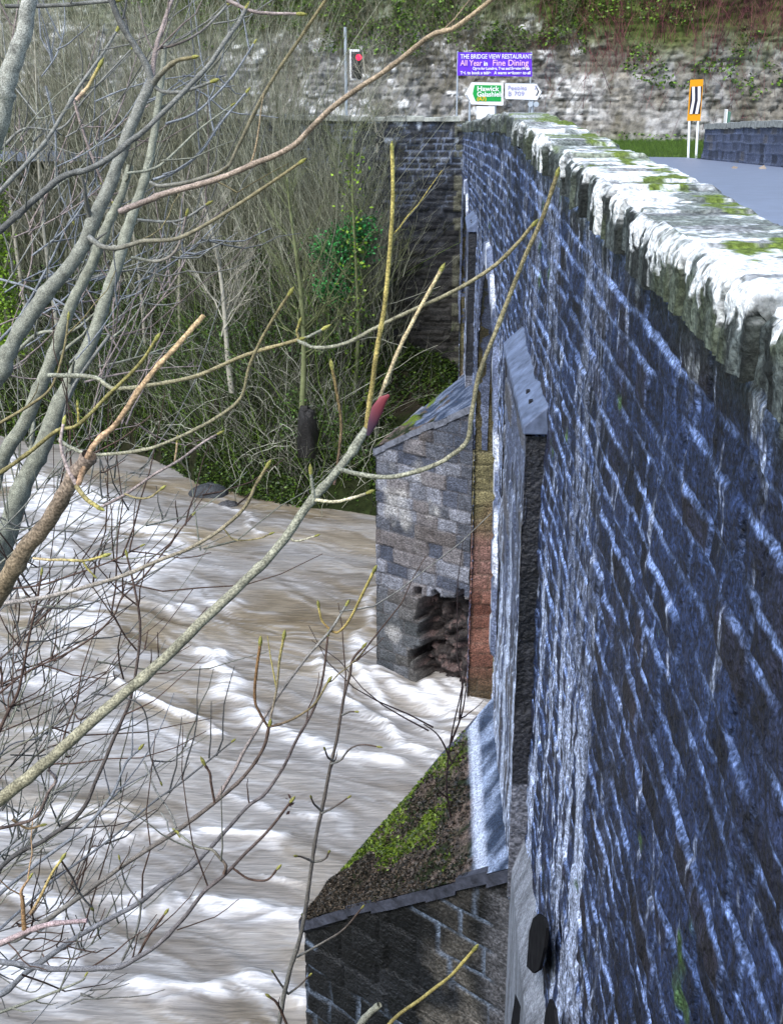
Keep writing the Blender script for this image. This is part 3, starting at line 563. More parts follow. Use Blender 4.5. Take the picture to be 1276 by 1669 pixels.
def twigs_on(P, R, per, ln, rng, k=5):
    n = len(P); idx = np.repeat(np.arange(n), per); t = rng.uniform(.2, .97, len(idx)); K = P.shape[1]
    f = t * (K - 1); i = np.floor(f).astype(int); i = np.minimum(i, K - 2); a = (f - i)[:, None]
    b = P[idx, i] * (1 - a) + P[idx, i + 1] * a; d = P[idx, i + 1] - P[idx, i]; d /= np.linalg.norm(d, axis=1, keepdims=True) + 1e-9
    d = d * .8 + rng.normal(0, .55, d.shape); d[:, 2] = np.abs(d[:, 2]) * .9 + .1; d /= np.linalg.norm(d, axis=1, keepdims=True)
    l = ln * rng.uniform(.4, 1.3, (len(idx), 1, 1)) * (1 - .5 * t)[:, None, None]; s = np.linspace(0, 1, k)[None, :, None]
    Q = b[:, None] + d[:, None] * s * l + np.array([0, 0, .22]) * s ** 2 * l + np.cumsum(rng.normal(0, .05, (len(idx), k, 3)), 1) * l
    return Q, np.maximum(R[idx, i] * .55, .004)[:, None] * (1 - .75 * s[..., 0])
def twcol(n, rng, pale=.5, green=.3):
    a = mix((.018, .016, .012), (.5, .5, .4), rng.random(n) ** (4 - 2 * pale)); g = mix((.02, .035, .006), (.19, .30, .05), rng.random(n) ** 1.5); return np.where((rng.random(n) < green)[:, None], g, a)
def stem_parts(P, R, col, sides=3):
    v, q = tubes(P, R, sides); return v, q, np.repeat(col, P.shape[1] * sides, 0)
rng = np.random.default_rng(21)
parts = []
n = 2300; X = rng.uniform(-24, -1.3, n); yr = rng.random(n); Y = yshore(X) + .4 + yr * (ywall(X) - .6 - yshore(X) - .4); Z = zbank(X, Y) - .1
keep = (X < -3.2) | (rng.random(n) < .25); X, Y, Z = X[keep], Y[keep], Z[keep]; n = len(X)
P, R = strands(n, X, Y, Z, rng.uniform(1.6, 5.8, n), .42, rng.uniform(.006, .022, n), rng, wig=.3); parts.append(stem_parts(P, R, twcol(n, rng, .5, .4)))
T, TR = twigs_on(P, R, 7, 1.5, rng); parts.append(stem_parts(T, TR, twcol(len(T), rng, .6, .3)))
m = 260; xa = rng.uniform(-20, -2.5, m); ya = yshore(xa) + rng.uniform(.4, 5, m); za = zbank(xa, ya); tt = np.linspace(0, 1, 12)[None, :, None]; dr = np.column_stack([rng.normal(0, 2.2, m), rng.uniform(-1.6, .3, m), rng.uniform(1.2, 4.5, m)])[:, None]
AP = np.column_stack([xa, ya, za])[:, None] + dr * tt + np.array([0, 0, -1.]) * tt ** 2.4 * rng.uniform(.5, 3.2, (m, 1, 1)) + np.cumsum(rng.normal(0, .06, (m, 12, 3)), 1); AR = rng.uniform(.010, .024, (m, 1)) * (1 - .7 * tt[..., 0])
parts.append(stem_parts(AP, AR, mix((.2, .2, .15), (.6, .6, .5), rng.random(m)), 4)); T, TR = twigs_on(AP, AR, 9, .9, rng); parts.append(stem_parts(T, TR, mix((.12, .12, .08), (.5, .5, .4), rng.random(len(T)))))
V, Q, C = join(parts); meta(mesh_obj("brushwood", V, Q, M_twig, None, C), "dense tangle of bare olive and grey brushwood covering the far bank", None, None, 'stuff')
# pale scrub fringe in front of the wall top and the cliff foot
n = 4600; X = rng.uniform(-26, -1.0, n); X = np.where(X > -3, X - rng.random(n) * 2, X); Y = ywall(X) - rng.uniform(.5, 3, n); Z = np.maximum(zbank(X, Y), 6.5 + rng.uniform(-1.5, 2.5, n) - .3 * np.clip(X + 4, 0, 5))
P, R = strands(n, X, Y, Z, rng.uniform(3, 12, n) * np.interp(X, [-9, -5, -2.2], [1.2, .95, .42]), .24, .005 + .022 * rng.random(n) ** 2.5, rng, wig=.2)
T, TR = twigs_on(P, R, 6, 1.2, rng); pc = lambda m: mix((.08, .085, .045), (.5, .5, .38), rng.random(m) ** 1.3)
V, Q, C = join([stem_parts(P, R, pc(n)), stem_parts(T, TR, pc(len(T)))])
meta(mesh_obj("scrub", V, Q, M_twig, None, C), "pale grey-tan leafless scrub standing in front of the road wall", None, None, 'stuff')
# hillside growth
n = 9000; X = rng.uniform(-14, 20, n); t = rng.uniform(.2, 8, n); keep = (t > 3.0 + (fbm(X * .5, X * 0, 3) - .5) * 3) | (rng.random(n) < .07); X, t = X[keep], t[keep]; n = len(X)
P, R = strands(n, X, cliff_y(X, t) + .1, 11.4 + t, rng.uniform(.5, 2.2, n) * (1 + .5 * (X > 5)), .26, rng.uniform(.006, .016, n), rng); P[..., 1] -= np.linspace(0, .6, 7)[None]
hang = rng.random(n) < .35; P[hang, :, 2] = P[hang, :1, 2] - (P[hang, :, 2] - P[hang, :1, 2]) * .8
T, TR = twigs_on(P, R, 4, .6, rng); hc = lambda X: np.where((X + 1.5 * np.sin(X * 3) > 5.5)[:, None], mix((.06, .022, .03), (.36, .14, .14), rng.random(len(X)) ** 1.5), mix((.08, .07, .04), (.42, .38, .26), rng.random(len(X)) ** 1.5))
V, Q, C = join([stem_parts(P, R, hc(X)), stem_parts(T, TR, hc(T[:, 0, 0]))])
meta(mesh_obj("hillside_scrub", V, Q, M_twig, None, C), "tan and reddish leafless scrub hanging over the rock face beyond the road", None, None, 'stuff')
n = 90000; X = rng.uniform(-14, 20, n); t = rng.uniform(0, 8.5, n); f = fbm(X * .7, t * .9, 77); keep = (f + .06 * (rng.random(n) - .5) > .49 - .10 * ss(4, 7, t)) & ((t > 3.4 - .25 * np.clip(X - 4, 0, 6) + fbm(X, t, 8)) | (t < .7)) & ((X < 7.5) | (rng.random(n) < .5)); X, t, f = X[keep], t[keep], f[keep]; n = len(X)
V, Q = leafquads(np.column_stack([X, cliff_y(X, t) - rng.uniform(0, .5, n), 11.5 + t]), .07, rng)
meta(mesh_obj("hillside_ivy_foliage", V, Q, M_leaf, None, np.repeat(mix((.015, .04, .005), (.17, .31, .03), rng.random(n) ** 1.7), 4, 0), False), "patches of green ivy and bramble leaves on the hillside", None, None, 'stuff')
# dark green ground cover and moss on the lower bank
n = 70000; X = rng.uniform(-20, 1.0, n); yr = rng.random(n) ** 1.3; Y = yshore(X) - .1 + yr * np.minimum(ywall(X) - yshore(X), 9); f = fbm(X * .6, Y * .6, 55); keep = f > .42; X, Y, f = X[keep], Y[keep], f[keep]; n = len(X)
V, Q = leafquads(np.column_stack([X, Y, zbank(X, Y) + rng.uniform(0, .25, n)]), .06, rng)
meta(mesh_obj("ground_cover_leaves", V, Q, M_leaf, None, np.repeat(mix((.006, .018, .003), (.09, .16, .015), rng.random(n) ** 2.2), 4, 0), False), "low dark green ivy and moss covering the foot of the far bank", None, None, 'stuff')
n = 60000; X = rng.uniform(-24, -2.2, n); Y = yshore(X) + .5 + rng.random(n) * (ywall(X) - yshore(X) - .8); Z = zbank(X, Y) + rng.uniform(0, 4.5, n); keep = fbm(X * .8, Z * .9, 56) > .52; X, Y, Z = X[keep], Y[keep], Z[keep]; n = len(X)
V, Q = leafquads(np.column_stack([X, Y, Z]), .05, rng)
meta(mesh_obj("bramble_leaves", V, Q, M_leaf, None, np.repeat(mix((.008, .022, .005), (.10, .2, .03), rng.random(n) ** 1.8), 4, 0), False), "sparse dark green bramble leaves through the brushwood", None, None, 'stuff')

# individual bare trees on the far bank
def far_tree(px, py, Y, h, lean, r0, label, seed, colr, ivy=0.):
    rg = np.random.default_rng(seed); b = W(px, py, Y); root = empty("bare_tree", b, label, "tree", "bare trees on the far bank")
    t = np.linspace(0, 1, 16); P = b + np.column_stack([lean * h * t + .15 * np.sin(t * 5 + seed), 0 * t + .1 * np.cos(t * 4 + seed), h * t])
    R = r0 * (1 - .82 * t) + .01; v, q = tubes(P[None], R[None], 8)
    mesh_obj("trunk", v, q, M_twig, root, np.broadcast_to(colr, v.shape) * (1 + .3 * (fbm(v[:, 2] * 3, v[:, 0] * 9, seed)[:, None] - .5)))
    n = 34; tt = rg.uniform(.25, .97, n); idx = tt * 15; i = np.minimum(idx.astype(int), 14); base = P[i] + (P[i + 1] - P[i]) * (idx - i)[:, None]
    az = rg.uniform(0, 2 * math.pi, n); l = h * .28 * (1.15 - tt) + .5; s = np.linspace(0, 1, 7)
    B = base[:, None] + l[:, None, None] * (np.stack([np.cos(az), np.sin(az), np.full(n, 1.)], -1)[:, None] * s[None, :, None] * .75 + np.array([0, 0, .3]) * s[None, :, None] ** 2)
    B += np.cumsum(rg.normal(0, .03, B.shape), 1) * l[:, None, None]; RB = (r0 * .35 * (1.1 - tt))[:, None] * (1 - .8 * s)[None] + .004
    T, TR = twigs_on(B, RB, 12, 1.0, rg); cb = lambda m: np.array(colr) * rg.uniform(.6, 1.3, (m, 1))
    V, Q, C = join([stem_parts(B, RB, cb(n)), stem_parts(T, TR, cb(len(T)))]); mesh_obj("crown", V, Q, M_twig, root, C)
    if ivy:
        m = int(2600 * ivy); tz = rg.random(m) * .95; c = P[(tz * 15).astype(int)]; a = rg.uniform(0, 2 * math.pi, m); rr = r0 + np.abs(rg.normal(0, .3, m))
        V, Q = leafquads(c + np.column_stack([np.cos(a) * rr, np.sin(a) * rr, rg.uniform(-.4, .4, m)]), .07, rg)
        mesh_obj("ivy", V, Q, M_leaf, root, np.repeat(mix((.05, .1, .01), (.26, .42, .03), rg.random(m)), 4, 0), False)
GT = (.26, .25, .18); GP = (.38, .36, .29); GG = (.17, .19, .09)
far_tree(385, 640, 42.5, 7.5, -.12, .10, "pale slender tree leaning left, nearest the river's edge on the far bank", 11, GP)
far_tree(495, 690, 41, 8.5, -.02, .11, "mossy dark-stemmed tree beside the black stump on the far bank", 12, GG)
far_tree(575, 640, 43, 9.5, .03, .07, "thin mossy tree just left of the dark retaining wall", 13, GG, .15)
far_tree(12, 560, 46, 9.5, .02, .14, "tree sheathed in bright green ivy at the left edge of the photo", 14, GT, 2.4)
far_tree(95, 560, 47, 12, .01, .08, "tall pale straight tree second from the left edge on the far bank", 15, GP)
far_tree(140, 540, 48.5, 13, -.01, .07, "thin straight tree behind the crossing branches at upper left", 16, GT)
far_tree(300, 540, 46, 10.5, .03, .06, "tan slender tree midway along the far bank, right of the thick pale stems", 17, GT)
far_tree(440, 520, 46.5, 10, .08, .06, "pale fine-branched tree leaning right below the traffic light", 18, GP)
far_tree(235, 560, 47, 11.5, -.05, .07, "grey tree leaning left behind the long pinkish branch", 19, GP)
far_tree(45, 560, 49.5, 14, .02, .09, "straight grey tree close behind the ivy-clad one at the left edge", 21, GP)
far_tree(185, 540, 49.5, 13.5, -.03, .08, "tall tan tree seen through the fork of the nearest pale stems", 22, GT)
far_tree(265, 520, 50, 13, .02, .06, "slim tree rising above the road wall behind the long pinkish branch", 23, GG)
far_tree(345, 520, 49, 11, .05, .05, "slim pale tree between the grey leaning tree and the traffic light", 24, GP)
far_tree(612, 300, 46.0, 4.6, -.06, .04, "small pale sapling in front of the top of the dark retaining wall", 25, GP)
# ivy bush on the wing wall
ib = W(560, 500, 45.2); ivb = empty("ivy_bush", ib, "bright green leafy ivy bush growing left of the dark retaining wall", "bush")
rg = np.random.default_rng(4); m = 4200; blobs = [W(565, 385, 43.6), W(530, 405, 43.6), W(585, 400, 43.6), W(560, 440, 43.6), W(555, 475, 43.6), W(590, 372, 43.6), W(535, 470, 43.6), W(550, 410, 43.6)]
C = np.array([blobs[i] for i in rg.integers(0, len(blobs), m)]) + rg.normal(0, 1, (m, 3)) * np.array([.3, .3, .26])
V, Q = leafquads(C, .06, rg); mesh_obj("foliage", V, Q, M_leaf, ivb, np.repeat(mix((.01, .06, .015), (.05, .34, .07), rg.random(m) ** 1.3), 4, 0), False)
P = np.array([np.linspace(ib + (0, .1, -2), b, 8) + rg.normal(0, .05, (8, 3)) for b in blobs]); V, Q = tubes(P, np.linspace(.03, .008, 8)[None].repeat(len(P), 0), 5)
mesh_obj("stem", V, Q, M_twig, ivb, np.broadcast_to((.1, .09, .06), V.shape))
# stump, river rock, driftwood
def lump(name, c, size, mat, label, cat, seed, col, box=1.):
    u = np.linspace(0, 2 * math.pi, 40); v = np.linspace(-.5, 1, 20) * math.pi / 2; Ug, Vg = np.meshgrid(u, v, indexing='ij')
    rr = 1 + .45 * (fbm(np.cos(Ug) * 1.6 + 5, np.sin(Ug) * 1.6 + Vg * 1.3 + 5, seed) - .5)
    cv = np.clip(np.cos(Vg), 0, 1) ** box; P = np.stack([np.cos(Ug) * cv * size[0] * rr, np.sin(Ug) * cv * size[1] * rr, np.sin(Vg) * size[2] * rr], -1) + c
    o = grid(name, P, mat, None, np.broadcast_to(col, P.shape)); return meta(o, label, cat)
lump("river_rock", WZ(342, 806, -.05), (.75, .5, .42), M_stone, "dark wet boulder breaking the water beside the far bank", "rock", 3, (.035, .04, .045))
lump("river_rock", WZ(372, 826, -.1), (.4, .3, .22), M_stone, "small wet stone in the white ripple below the dark boulder", "rock", 6, (.05, .05, .055))
lump("tree_stump", W(502, 712, 40.3), (.36, .34, 1.0), M_stone, "black rotten tree stump standing on the mossy far bank", "stump", 9, (.008, .007, .006), .3)
dw = empty("driftwood", WZ(385, 842, 0), "dark forked driftwood branch caught in the water below the bank", "driftwood")
for nm, pl, rr in (("limb", [(362, 845), (380, 828), (400, 812), (418, 792)], .05), ("limb", [(380, 828), (395, 815), (410, 815)], .03), ("limb", [(385, 826), (383, 805)], .02)):
    P = np.array([W(a, b, 40.3) for a, b in pl]); v, q = tubes(P[None], np.linspace(rr, rr * .3, len(P))[None], 6); mesh_obj(nm, v, q, M_bark, dw, np.broadcast_to((.03, .022, .018), v.shape))

# ------------------------------------------------------------------ road signs, banner, traffic light
def text(body, size, loc, mat, parent, name="lettering", rz=0., sx=1., bold=.0):
    cu = bpy.data.curves.new(name, 'FONT'); cu.body = body; cu.size = size; cu.extrude = .004; cu.offset = bold; cu.materials.append(mat)
    cu.align_x = 'LEFT'; tmp = bpy.data.objects.new(name, cu); me = bpy.data.meshes.new_from_object(tmp); bpy.data.objects.remove(tmp)
    o = bpy.data.objects.new(name, me); COL.objects.link(o); o.parent = parent
    o.location = tuple(np.array(loc) - parent_world(parent)); o.rotation_euler = (math.pi / 2, 0, rz); o.scale = (sx, 1, 1); return o
def sheet(mb, pts, y, th=.03): mb.prism_y(pts, y, y + th)
def sheet_px(pl, Y, name, mat, parent, th=.03):
    mb = MB(); pts = [tuple(W(a, b, Y)[[0, 2]]) for a, b in pl]; sheet(mb, pts, Y, th); return mb.build(name, mat, parent)
Ys = 53.2
gs = empty("direction_sign", W(768, 200, Ys), "green and white arrow-shaped road direction sign pointing left on a post", "sign")
mb = MB(); p = W(766, 140, Ys + .1); mb.cyl((p[0], Ys + .12, 11.6), (p[0], Ys + .12, p[2]), .045); mb.build("post", M_galv, gs); mb = MB(); p = W(808, 140, Ys); mb.cyl((p[0], Ys + .12, 11.6), (p[0], Ys + .12, p[2]), .045); mb.build("post", M_galv, gs)
sheet_px([(757, 154), (768, 134), (819, 135), (820, 136), (820, 171), (818, 172), (768, 170)], Ys, "panel", M_white, gs)
sheet_px([(773, 138.5), (816.5, 139), (816.5, 165.5), (775, 165), (770, 153)], Ys - .012, "green_field", M_green, gs, .008)
sheet_px([(758.5, 154.5), (764, 164.5), (766, 164.5), (760.5, 154.5)], Ys - .012, "arrow_edge", M_grey, gs, .008)
text("Hawick", .27, W(777, 148.2, Ys - .02), M_white, gs, sx=1.12, bold=.006); text("Galashiels", .27, W(777, 157.2, Ys - .02), M_white, gs, sx=1.0, bold=.006); text("(A7)", .22, W(777, 164, Ys - .02), M_yellow, gs, bold=.005)
sheet_px([(776, 173), (806, 173.5), (806, 196), (776, 196)], Ys + .02, "lower_plate", M_white, gs)
wsn = empty("direction_sign", W(862, 200, Ys), "white arrow-shaped road direction sign pointing right beside the green one", "sign")
sheet_px([(823, 137), (824, 136), (874, 137), (882, 150), (875, 163), (824, 161), (823, 160)], Ys, "panel", M_white, wsn)
sheet_px([(822.2, 136), (823.5, 135), (874.6, 136), (883.2, 150), (875.5, 164), (823.5, 162), (822.2, 161)], Ys + .03, "border", M_grey, wsn, .01)
sheet_px([(873, 142), (874.6, 142), (878.3, 149.5), (874.6, 156), (872.6, 156), (876, 149.5)], Ys - .012, "arrow", M_blackp, wsn, .008)
M_ink = pmat("faded_ink", (.3, .28, .5), var=.2)
text("Peebles    7", .25, W(827, 146.5, Ys - .02), M_ink, wsn, sx=1.05); text("B 709", .25, W(827, 156, Ys - .02), M_ink, wsn, sx=1.2)
mb = MB(); p = W(868, 160, Ys); mb.cyl((p[0], Ys + .12, 11.6), (p[0], Ys + .12, p[2] + .6), .06); mb.build("post", M_galv, wsn)
mb = MB(); p = W(869, 170, Ys); mb.cyl((p[0] - .12, Ys - .02, p[2]), (p[0] - .12, Ys + .1, p[2]), .11); mb.build("marker_disc", M_galv, wsn); mb = MB(); mb.cyl((p[0] + .12, Ys - .02, p[2]), (p[0] + .12, Ys + .1, p[2]), .11); mb.build("marker_disc", M_galv, wsn)
Yb = 54.0
bn = empty("banner", W(806, 127, Yb), "purple and pink printed banner with white lettering hung above the direction signs", "banner")
mb = MB(); n = 30; P0, P1, P2, P3 = W(746, 85, Yb), W(866, 86, Yb), W(867, 125, Yb), W(745, 123, Yb)
ua, va = np.meshgrid(np.linspace(0, 1, 30), np.linspace(0, 1, 10), indexing='ij'); ua3 = ua[..., None]; va3 = va[..., None]
PB = (P0 * (1 - ua3) + P1 * ua3) * (1 - va3) + (P3 * (1 - ua3) + P2 * ua3) * va3; PB[..., 1] += .012 * np.sin(ua * 9)
grid("cloth", PB, M_purple, bn); 
for q in (0., 1.):
    mb = MB(); p = P0 * (1 - q) + P1 * q; mb.cyl((p[0], Yb + .06, 11.6), (p[0], Yb + .06, p[2] + .05), .035); mb.build("pole", M_galv, bn)
yb = Yb - .03
text("THE BRIDGE VIEW RESTAURANT", .25, W(750, 95.5, yb), M_white, bn, sx=.82, bold=.003)
text("All Year", .32, W(750, 107, yb), M_pink, bn, sx=.86, bold=.003); text("in", .26, W(788, 107, yb), M_white, bn, sx=.9, bold=.008); text("Fine Dining", .34, W(802, 107, yb), M_pink, bn, sx=.98, bold=.003)
text("Open for Lunches, Teas and Evening Meals", .15, W(770, 113.5, yb), M_white, bn, sx=.92, bold=.005); text("Tel. to book a table", .17, W(750, 121, yb), M_white, bn, sx=.95, bold=.005); text("A warm welcome to all", .17, W(805, 121, yb), M_white, bn, sx=.95, bold=.005)

Yc_ = 45.6
cs_ = empty("chevron_sign", W(1133, 262, Yc_), "tall narrow orange bend-warning sign with black and white chevrons on two posts", "sign")
ax = np.array([.30, .95, 0.]); ax /= np.linalg.norm(ax)      # turned almost edge-on
tl_ = W(1124, 130, Yc_); tr_ = W(1146, 129, Yc_); bl_ = W(1119, 197, Yc_); wid = .06
def on(a, zf, off=0.):                                 # a 0..1 across, zf 0..1 down
    c = tl_ * (1 - zf) + bl_ * zf; c2 = tr_ * (1 - zf) + W(1141, 197, Yc_) * zf; p = c * (1 - a) + c2 * a; return p + np.array([0, (a - .5) * wid - off, 0])
def quadsheet(polys, off, mat, name, th=.02):
    mb = MB()
    for pl in polys:
        f = [on(a, b, off) for a, b in pl]; k = len(f); mb.add(f + [p + np.array([0, th, 0]) for p in f], [tuple(range(k)), tuple(range(2 * k - 1, k - 1, -1))] + [(i, i + k, (i + 1) % k + k, (i + 1) % k) for i in range(k)])
    mb.build(name, mat, cs_)
quadsheet([[(0, 0), (1, 0), (1, 1), (0, 1)]], 0, M_orange, "board")
quadsheet([[(.1, .17), (.93, .17), (.93, .83), (.1, .83)]], .012, M_blackp, "black_panel", .006)
quadsheet([[(.17, .17), (.38, .17), (.46, .5), (.34, .83), (.13, .83), (.26, .5)], [(.6, .17), (.82, .17), (.88, .5), (.76, .83), (.55, .83), (.68, .5)]], .022, M_white, "chevron", .006)
for a in (.12, .82):
    mb = MB(); p = on(a, .5, -.05); q = W(1121 if a < .5 else 1134, 262, Yc_); q[1] = p[1]; mb.cyl((q[0], q[1], 11.6), (p[0], p[1], p[2]), .045); mb.build("post", M_white, cs_)

Yt = 52
tr = empty("traffic_light", W(564, 205, Yt), "traffic light showing red, black head with white-edged backing board, on a grey pole", "traffic light")
p = W(563, 70, Yt); mb = MB(); mb.cyl((p[0], Yt, 11.6), (p[0], Yt, p[2] + .6), .06); mb.build("pole", M_galv, tr)
a = W(569.5, 80.5, Yt); b = W(589, 131, Yt); mb = MB(); mb.box((a[0], Yt, b[2]), (b[0] - .06, Yt + .03, a[2])); mb.build("backing_board", M_white, tr, .02)
mb = MB(); mb.box((a[0] + .08, Yt - .03, b[2] + .09), (b[0], Yt - .006, a[2] - .09)); mb.build("board_face", M_blackp, tr)
mb = MB(); mb.box((a[0] + .16, Yt - .2, b[2] + .14), (b[0] + .03, Yt - .04, a[2] - .14)); mb.build("signal_head", M_black, tr, .03)
M_red = bpy.data.materials.new("red_lamp"); M_red.use_nodes = True; Pr_ = M_red.node_tree.nodes["Principled BSDF"]; Pr_.inputs["Base Color"].default_value = (.8, .01, .03, 1); Pr_.inputs["Emission Color"].default_value = (1, .0, .05, 1); Pr_.inputs["Emission Strength"].default_value = 1.6
cx_ = (a[0] + .16 + b[0] + .03) / 2
for i, m_ in enumerate((M_red, M_black, M_black)):
    zc = a[2] - .30 - i * .37; xo = cx_ + .06
    mb = MB(); mb.cyl((xo, Yt - .24, zc), (xo, Yt - .2, zc), .115, k=20); mb.build("lens", m_, tr)
    n = 14; th = np.linspace(-.2, math.pi + .2, n); V = [(xo + .13 * math.cos(t), Yt - d_, zc + .13 * math.sin(t)) for d_ in (.2, .42) for t in th] + [(xo + .145 * math.cos(t), Yt - d_, zc + .145 * math.sin(t)) for d_ in (.2, .42) for t in th]
    f = [(i_, i_ + 1, i_ + n + 1, i_ + n) for i_ in range(n - 1)] + [(i_ + 2 * n, i_ + 3 * n, i_ + 3 * n + 1, i_ + 2 * n + 1) for i_ in range(n - 1)] + [(i_ + n, i_ + n + 1, i_ + 3 * n + 1, i_ + 3 * n) for i_ in range(n - 1)]
    mb = MB(); mb.add(V, f); 
    if i: mb.build("visor", M_black, tr)
# small green box with a pale edge behind the opposite parapet
p = W(1183, 205, 46.5); gb = empty("roadside_box", (p[0], 46.5, 11.6), "small faded green box with a pale left edge behind the roadside wall", "box")
mb = MB(); q = W(1191, 182, 46.5); mb.box((p[0], 46.5, 11.6), (q[0], 46.8, q[2])); mb.build("body", M_boxg, gb, .03); mb = MB(); mb.box((p[0] - .05, 46.45, 11.6), (p[0] - .005, 46.8, q[2] + .08)); mb.build("edge_post", M_white, gb)
for (a, b, lb) in ((1185, 281, "pale fallen leaf on the road, the one nearer the orange sign"), (1229, 286, "pale fallen leaf on the road, the one nearer the photo's right edge")):
    p = W(a, b, 31.5); zr_ = float(ztop(31.5)) - 1.1; V, Q = leafquads(np.array([[p[0], 30.8, zr_ + .04]]), .14, np.random.default_rng(a)); meta(mesh_obj("fallen_leaf", V, Q, M_leaf, None, np.broadcast_to((.3, .24, .18), V.shape), False), lb, "leaf", "fallen leaves on the bridge road")

# ------------------------------------------------------------------ near trees: stems traced where they stand
def smooth(P, k=6):
    P = np.array(P, float); n = len(P)
    if n < 3: return np.array([P[0] + (P[-1] - P[0]) * t for t in np.linspace(0, 1, k + 1)])
    E = np.vstack([2 * P[0] - P[1], P, 2 * P[-1] - P[-2]]); out = []
    for i in range(n - 1):
        a, b, c, d = E[i:i + 4]
        for t in np.linspace(0, 1, k, endpoint=False): out.append(.5 * (2 * b + (c - a) * t + (2 * a - 5 * b + 4 * c - d) * t * t + (3 * b - a - 3 * c + d) * t ** 3))
    out.append(P[-1]); return np.array(out)
PALE = (.25, .255, .2); OCH = (.24, .2, .1); ORG = (.42, .27, .15); PINK = (.29, .235, .215); BRN = (.1, .065, .05); GREY = (.22, .22, .2); DKG = (.1, .1, .095); YEL = (.45, .38, .12); BLU = (.23, .245, .265)
def limb(parent, pl, Y0, Y1, w0, w1, c0, c1=None, tw=0, seed=0, name="branch", bud=True):
    """one limb: pixel trail, depth from Y0 to Y1, width in pixels; twl small side twigs"""
    c1 = c0 if c1 is None else c1; rg = np.random.default_rng(seed + int(pl[0][0] * 7 + pl[0][1]) % 9999)
    q = np.array(pl, float); L = np.concatenate([[0], np.cumsum(np.hypot(*np.diff(q, axis=0).T))]); L /= L[-1]
    Ys_ = Y0 + (Y1 - Y0) * L; P = smooth([W(a, b, y) for (a, b), y in zip(q, Ys_)], 7); n = len(P); t = np.linspace(0, 1, n)
    rel = P - np.array([0, 0, EYE]); dep = (rel[:, 0] * -math.sin(YAW) + rel[:, 1] * math.cos(YAW)) * math.cos(TH) - rel[:, 2] * math.sin(TH); dep = dep * (.82 if w0 > 9 else .9)
    R = (w0 * (1 - t) + w1 * t) / 2 / F * dep
    R = R * (1 + .10 * (vn(t * 30, t * 0, seed) - .5)); P = P + np.cumsum(rg.normal(0, .12, P.shape), 0) * R[:, None] * .5
    for k in rg.integers(2, n - 1, max(1, n // 9)): R[k] *= 1.18                     # nodes
    sd = 10 if w0 > 9 else 6; v, qd = tubes(P[None], R[None], sd)
    cc = np.repeat(mix(c0, c1, t), sd, 0); cc = cc * (.8 + .4 * vn(v[:, 0] * 60, v[:, 2] * 40, seed)[:, None]); side = [(v, qd, cc)]
    if bud and w1 <= 8:                                                                          # end bud
        d = P[-1] - P[-2]; d /= np.linalg.norm(d); r = min(max(R[-1] * 1.3, .0012), 3.6 / F * dep[-1]); B = np.array([P[-1] - d * r, P[-1] + d * r * 1.2, P[-1] + d * r * 3, P[-1] + d * r * 5]); vb, qb = tubes(B[None], np.array([[r * .8, r * 1.2, r, r * .1]]), 6)
        side.append((vb, qb, (.26, .25, .07)))
    if tw:
        m = tw; idx = rg.integers(int(n * .12), n - 1, m); T = P[np.minimum(idx + 1, n - 1)] - P[np.maximum(idx - 1, 0)]; T /= np.linalg.norm(T, axis=1, keepdims=True)
        sdv = rg.normal(0, 1, (m, 3)); sdv -= T * (sdv * T).sum(1, keepdims=True); sdv /= np.linalg.norm(sdv, axis=1, keepdims=True)
        ln = rg.uniform(.02, .085, m)[:, None, None] * dep[idx][:, None, None] * rg.choice([.5, 1, 1.9], m)[:, None, None]; s = np.linspace(0, 1, 6)[None, :, None]
        Q = P[idx][:, None] + (T[:, None] * .7 + sdv[:, None] * .75) * s * ln + np.array([0, 0, .35]) * s ** 2 * ln + np.cumsum(rg.normal(0, .025, (m, 6, 3)), 1) * ln
        rt = np.maximum(R[idx] * .4, .0009 * dep[idx])[:, None] * (1 - .6 * s[..., 0]); v2, q2 = tubes(Q, rt, 4); side.append((v2, q2, np.repeat(np.array(c1) * rg.uniform(.5, 1.1, (m, 1)), 24, 0)))
    V, Qd, C = join(side); return mesh_obj(name, V, Qd, M_bark, parent, C)
def trunk(parent, base, hub, r0, r1, col):
    P = smooth([base, (np.array(base) + hub) / 2 + np.array([-.08, .05, 0]), hub], 8); v, q = tubes(P[None], np.linspace(r0, r1, len(P))[None], 12); mesh_obj("trunk", v, q, M_bark, parent, np.broadcast_to(col, v.shape))

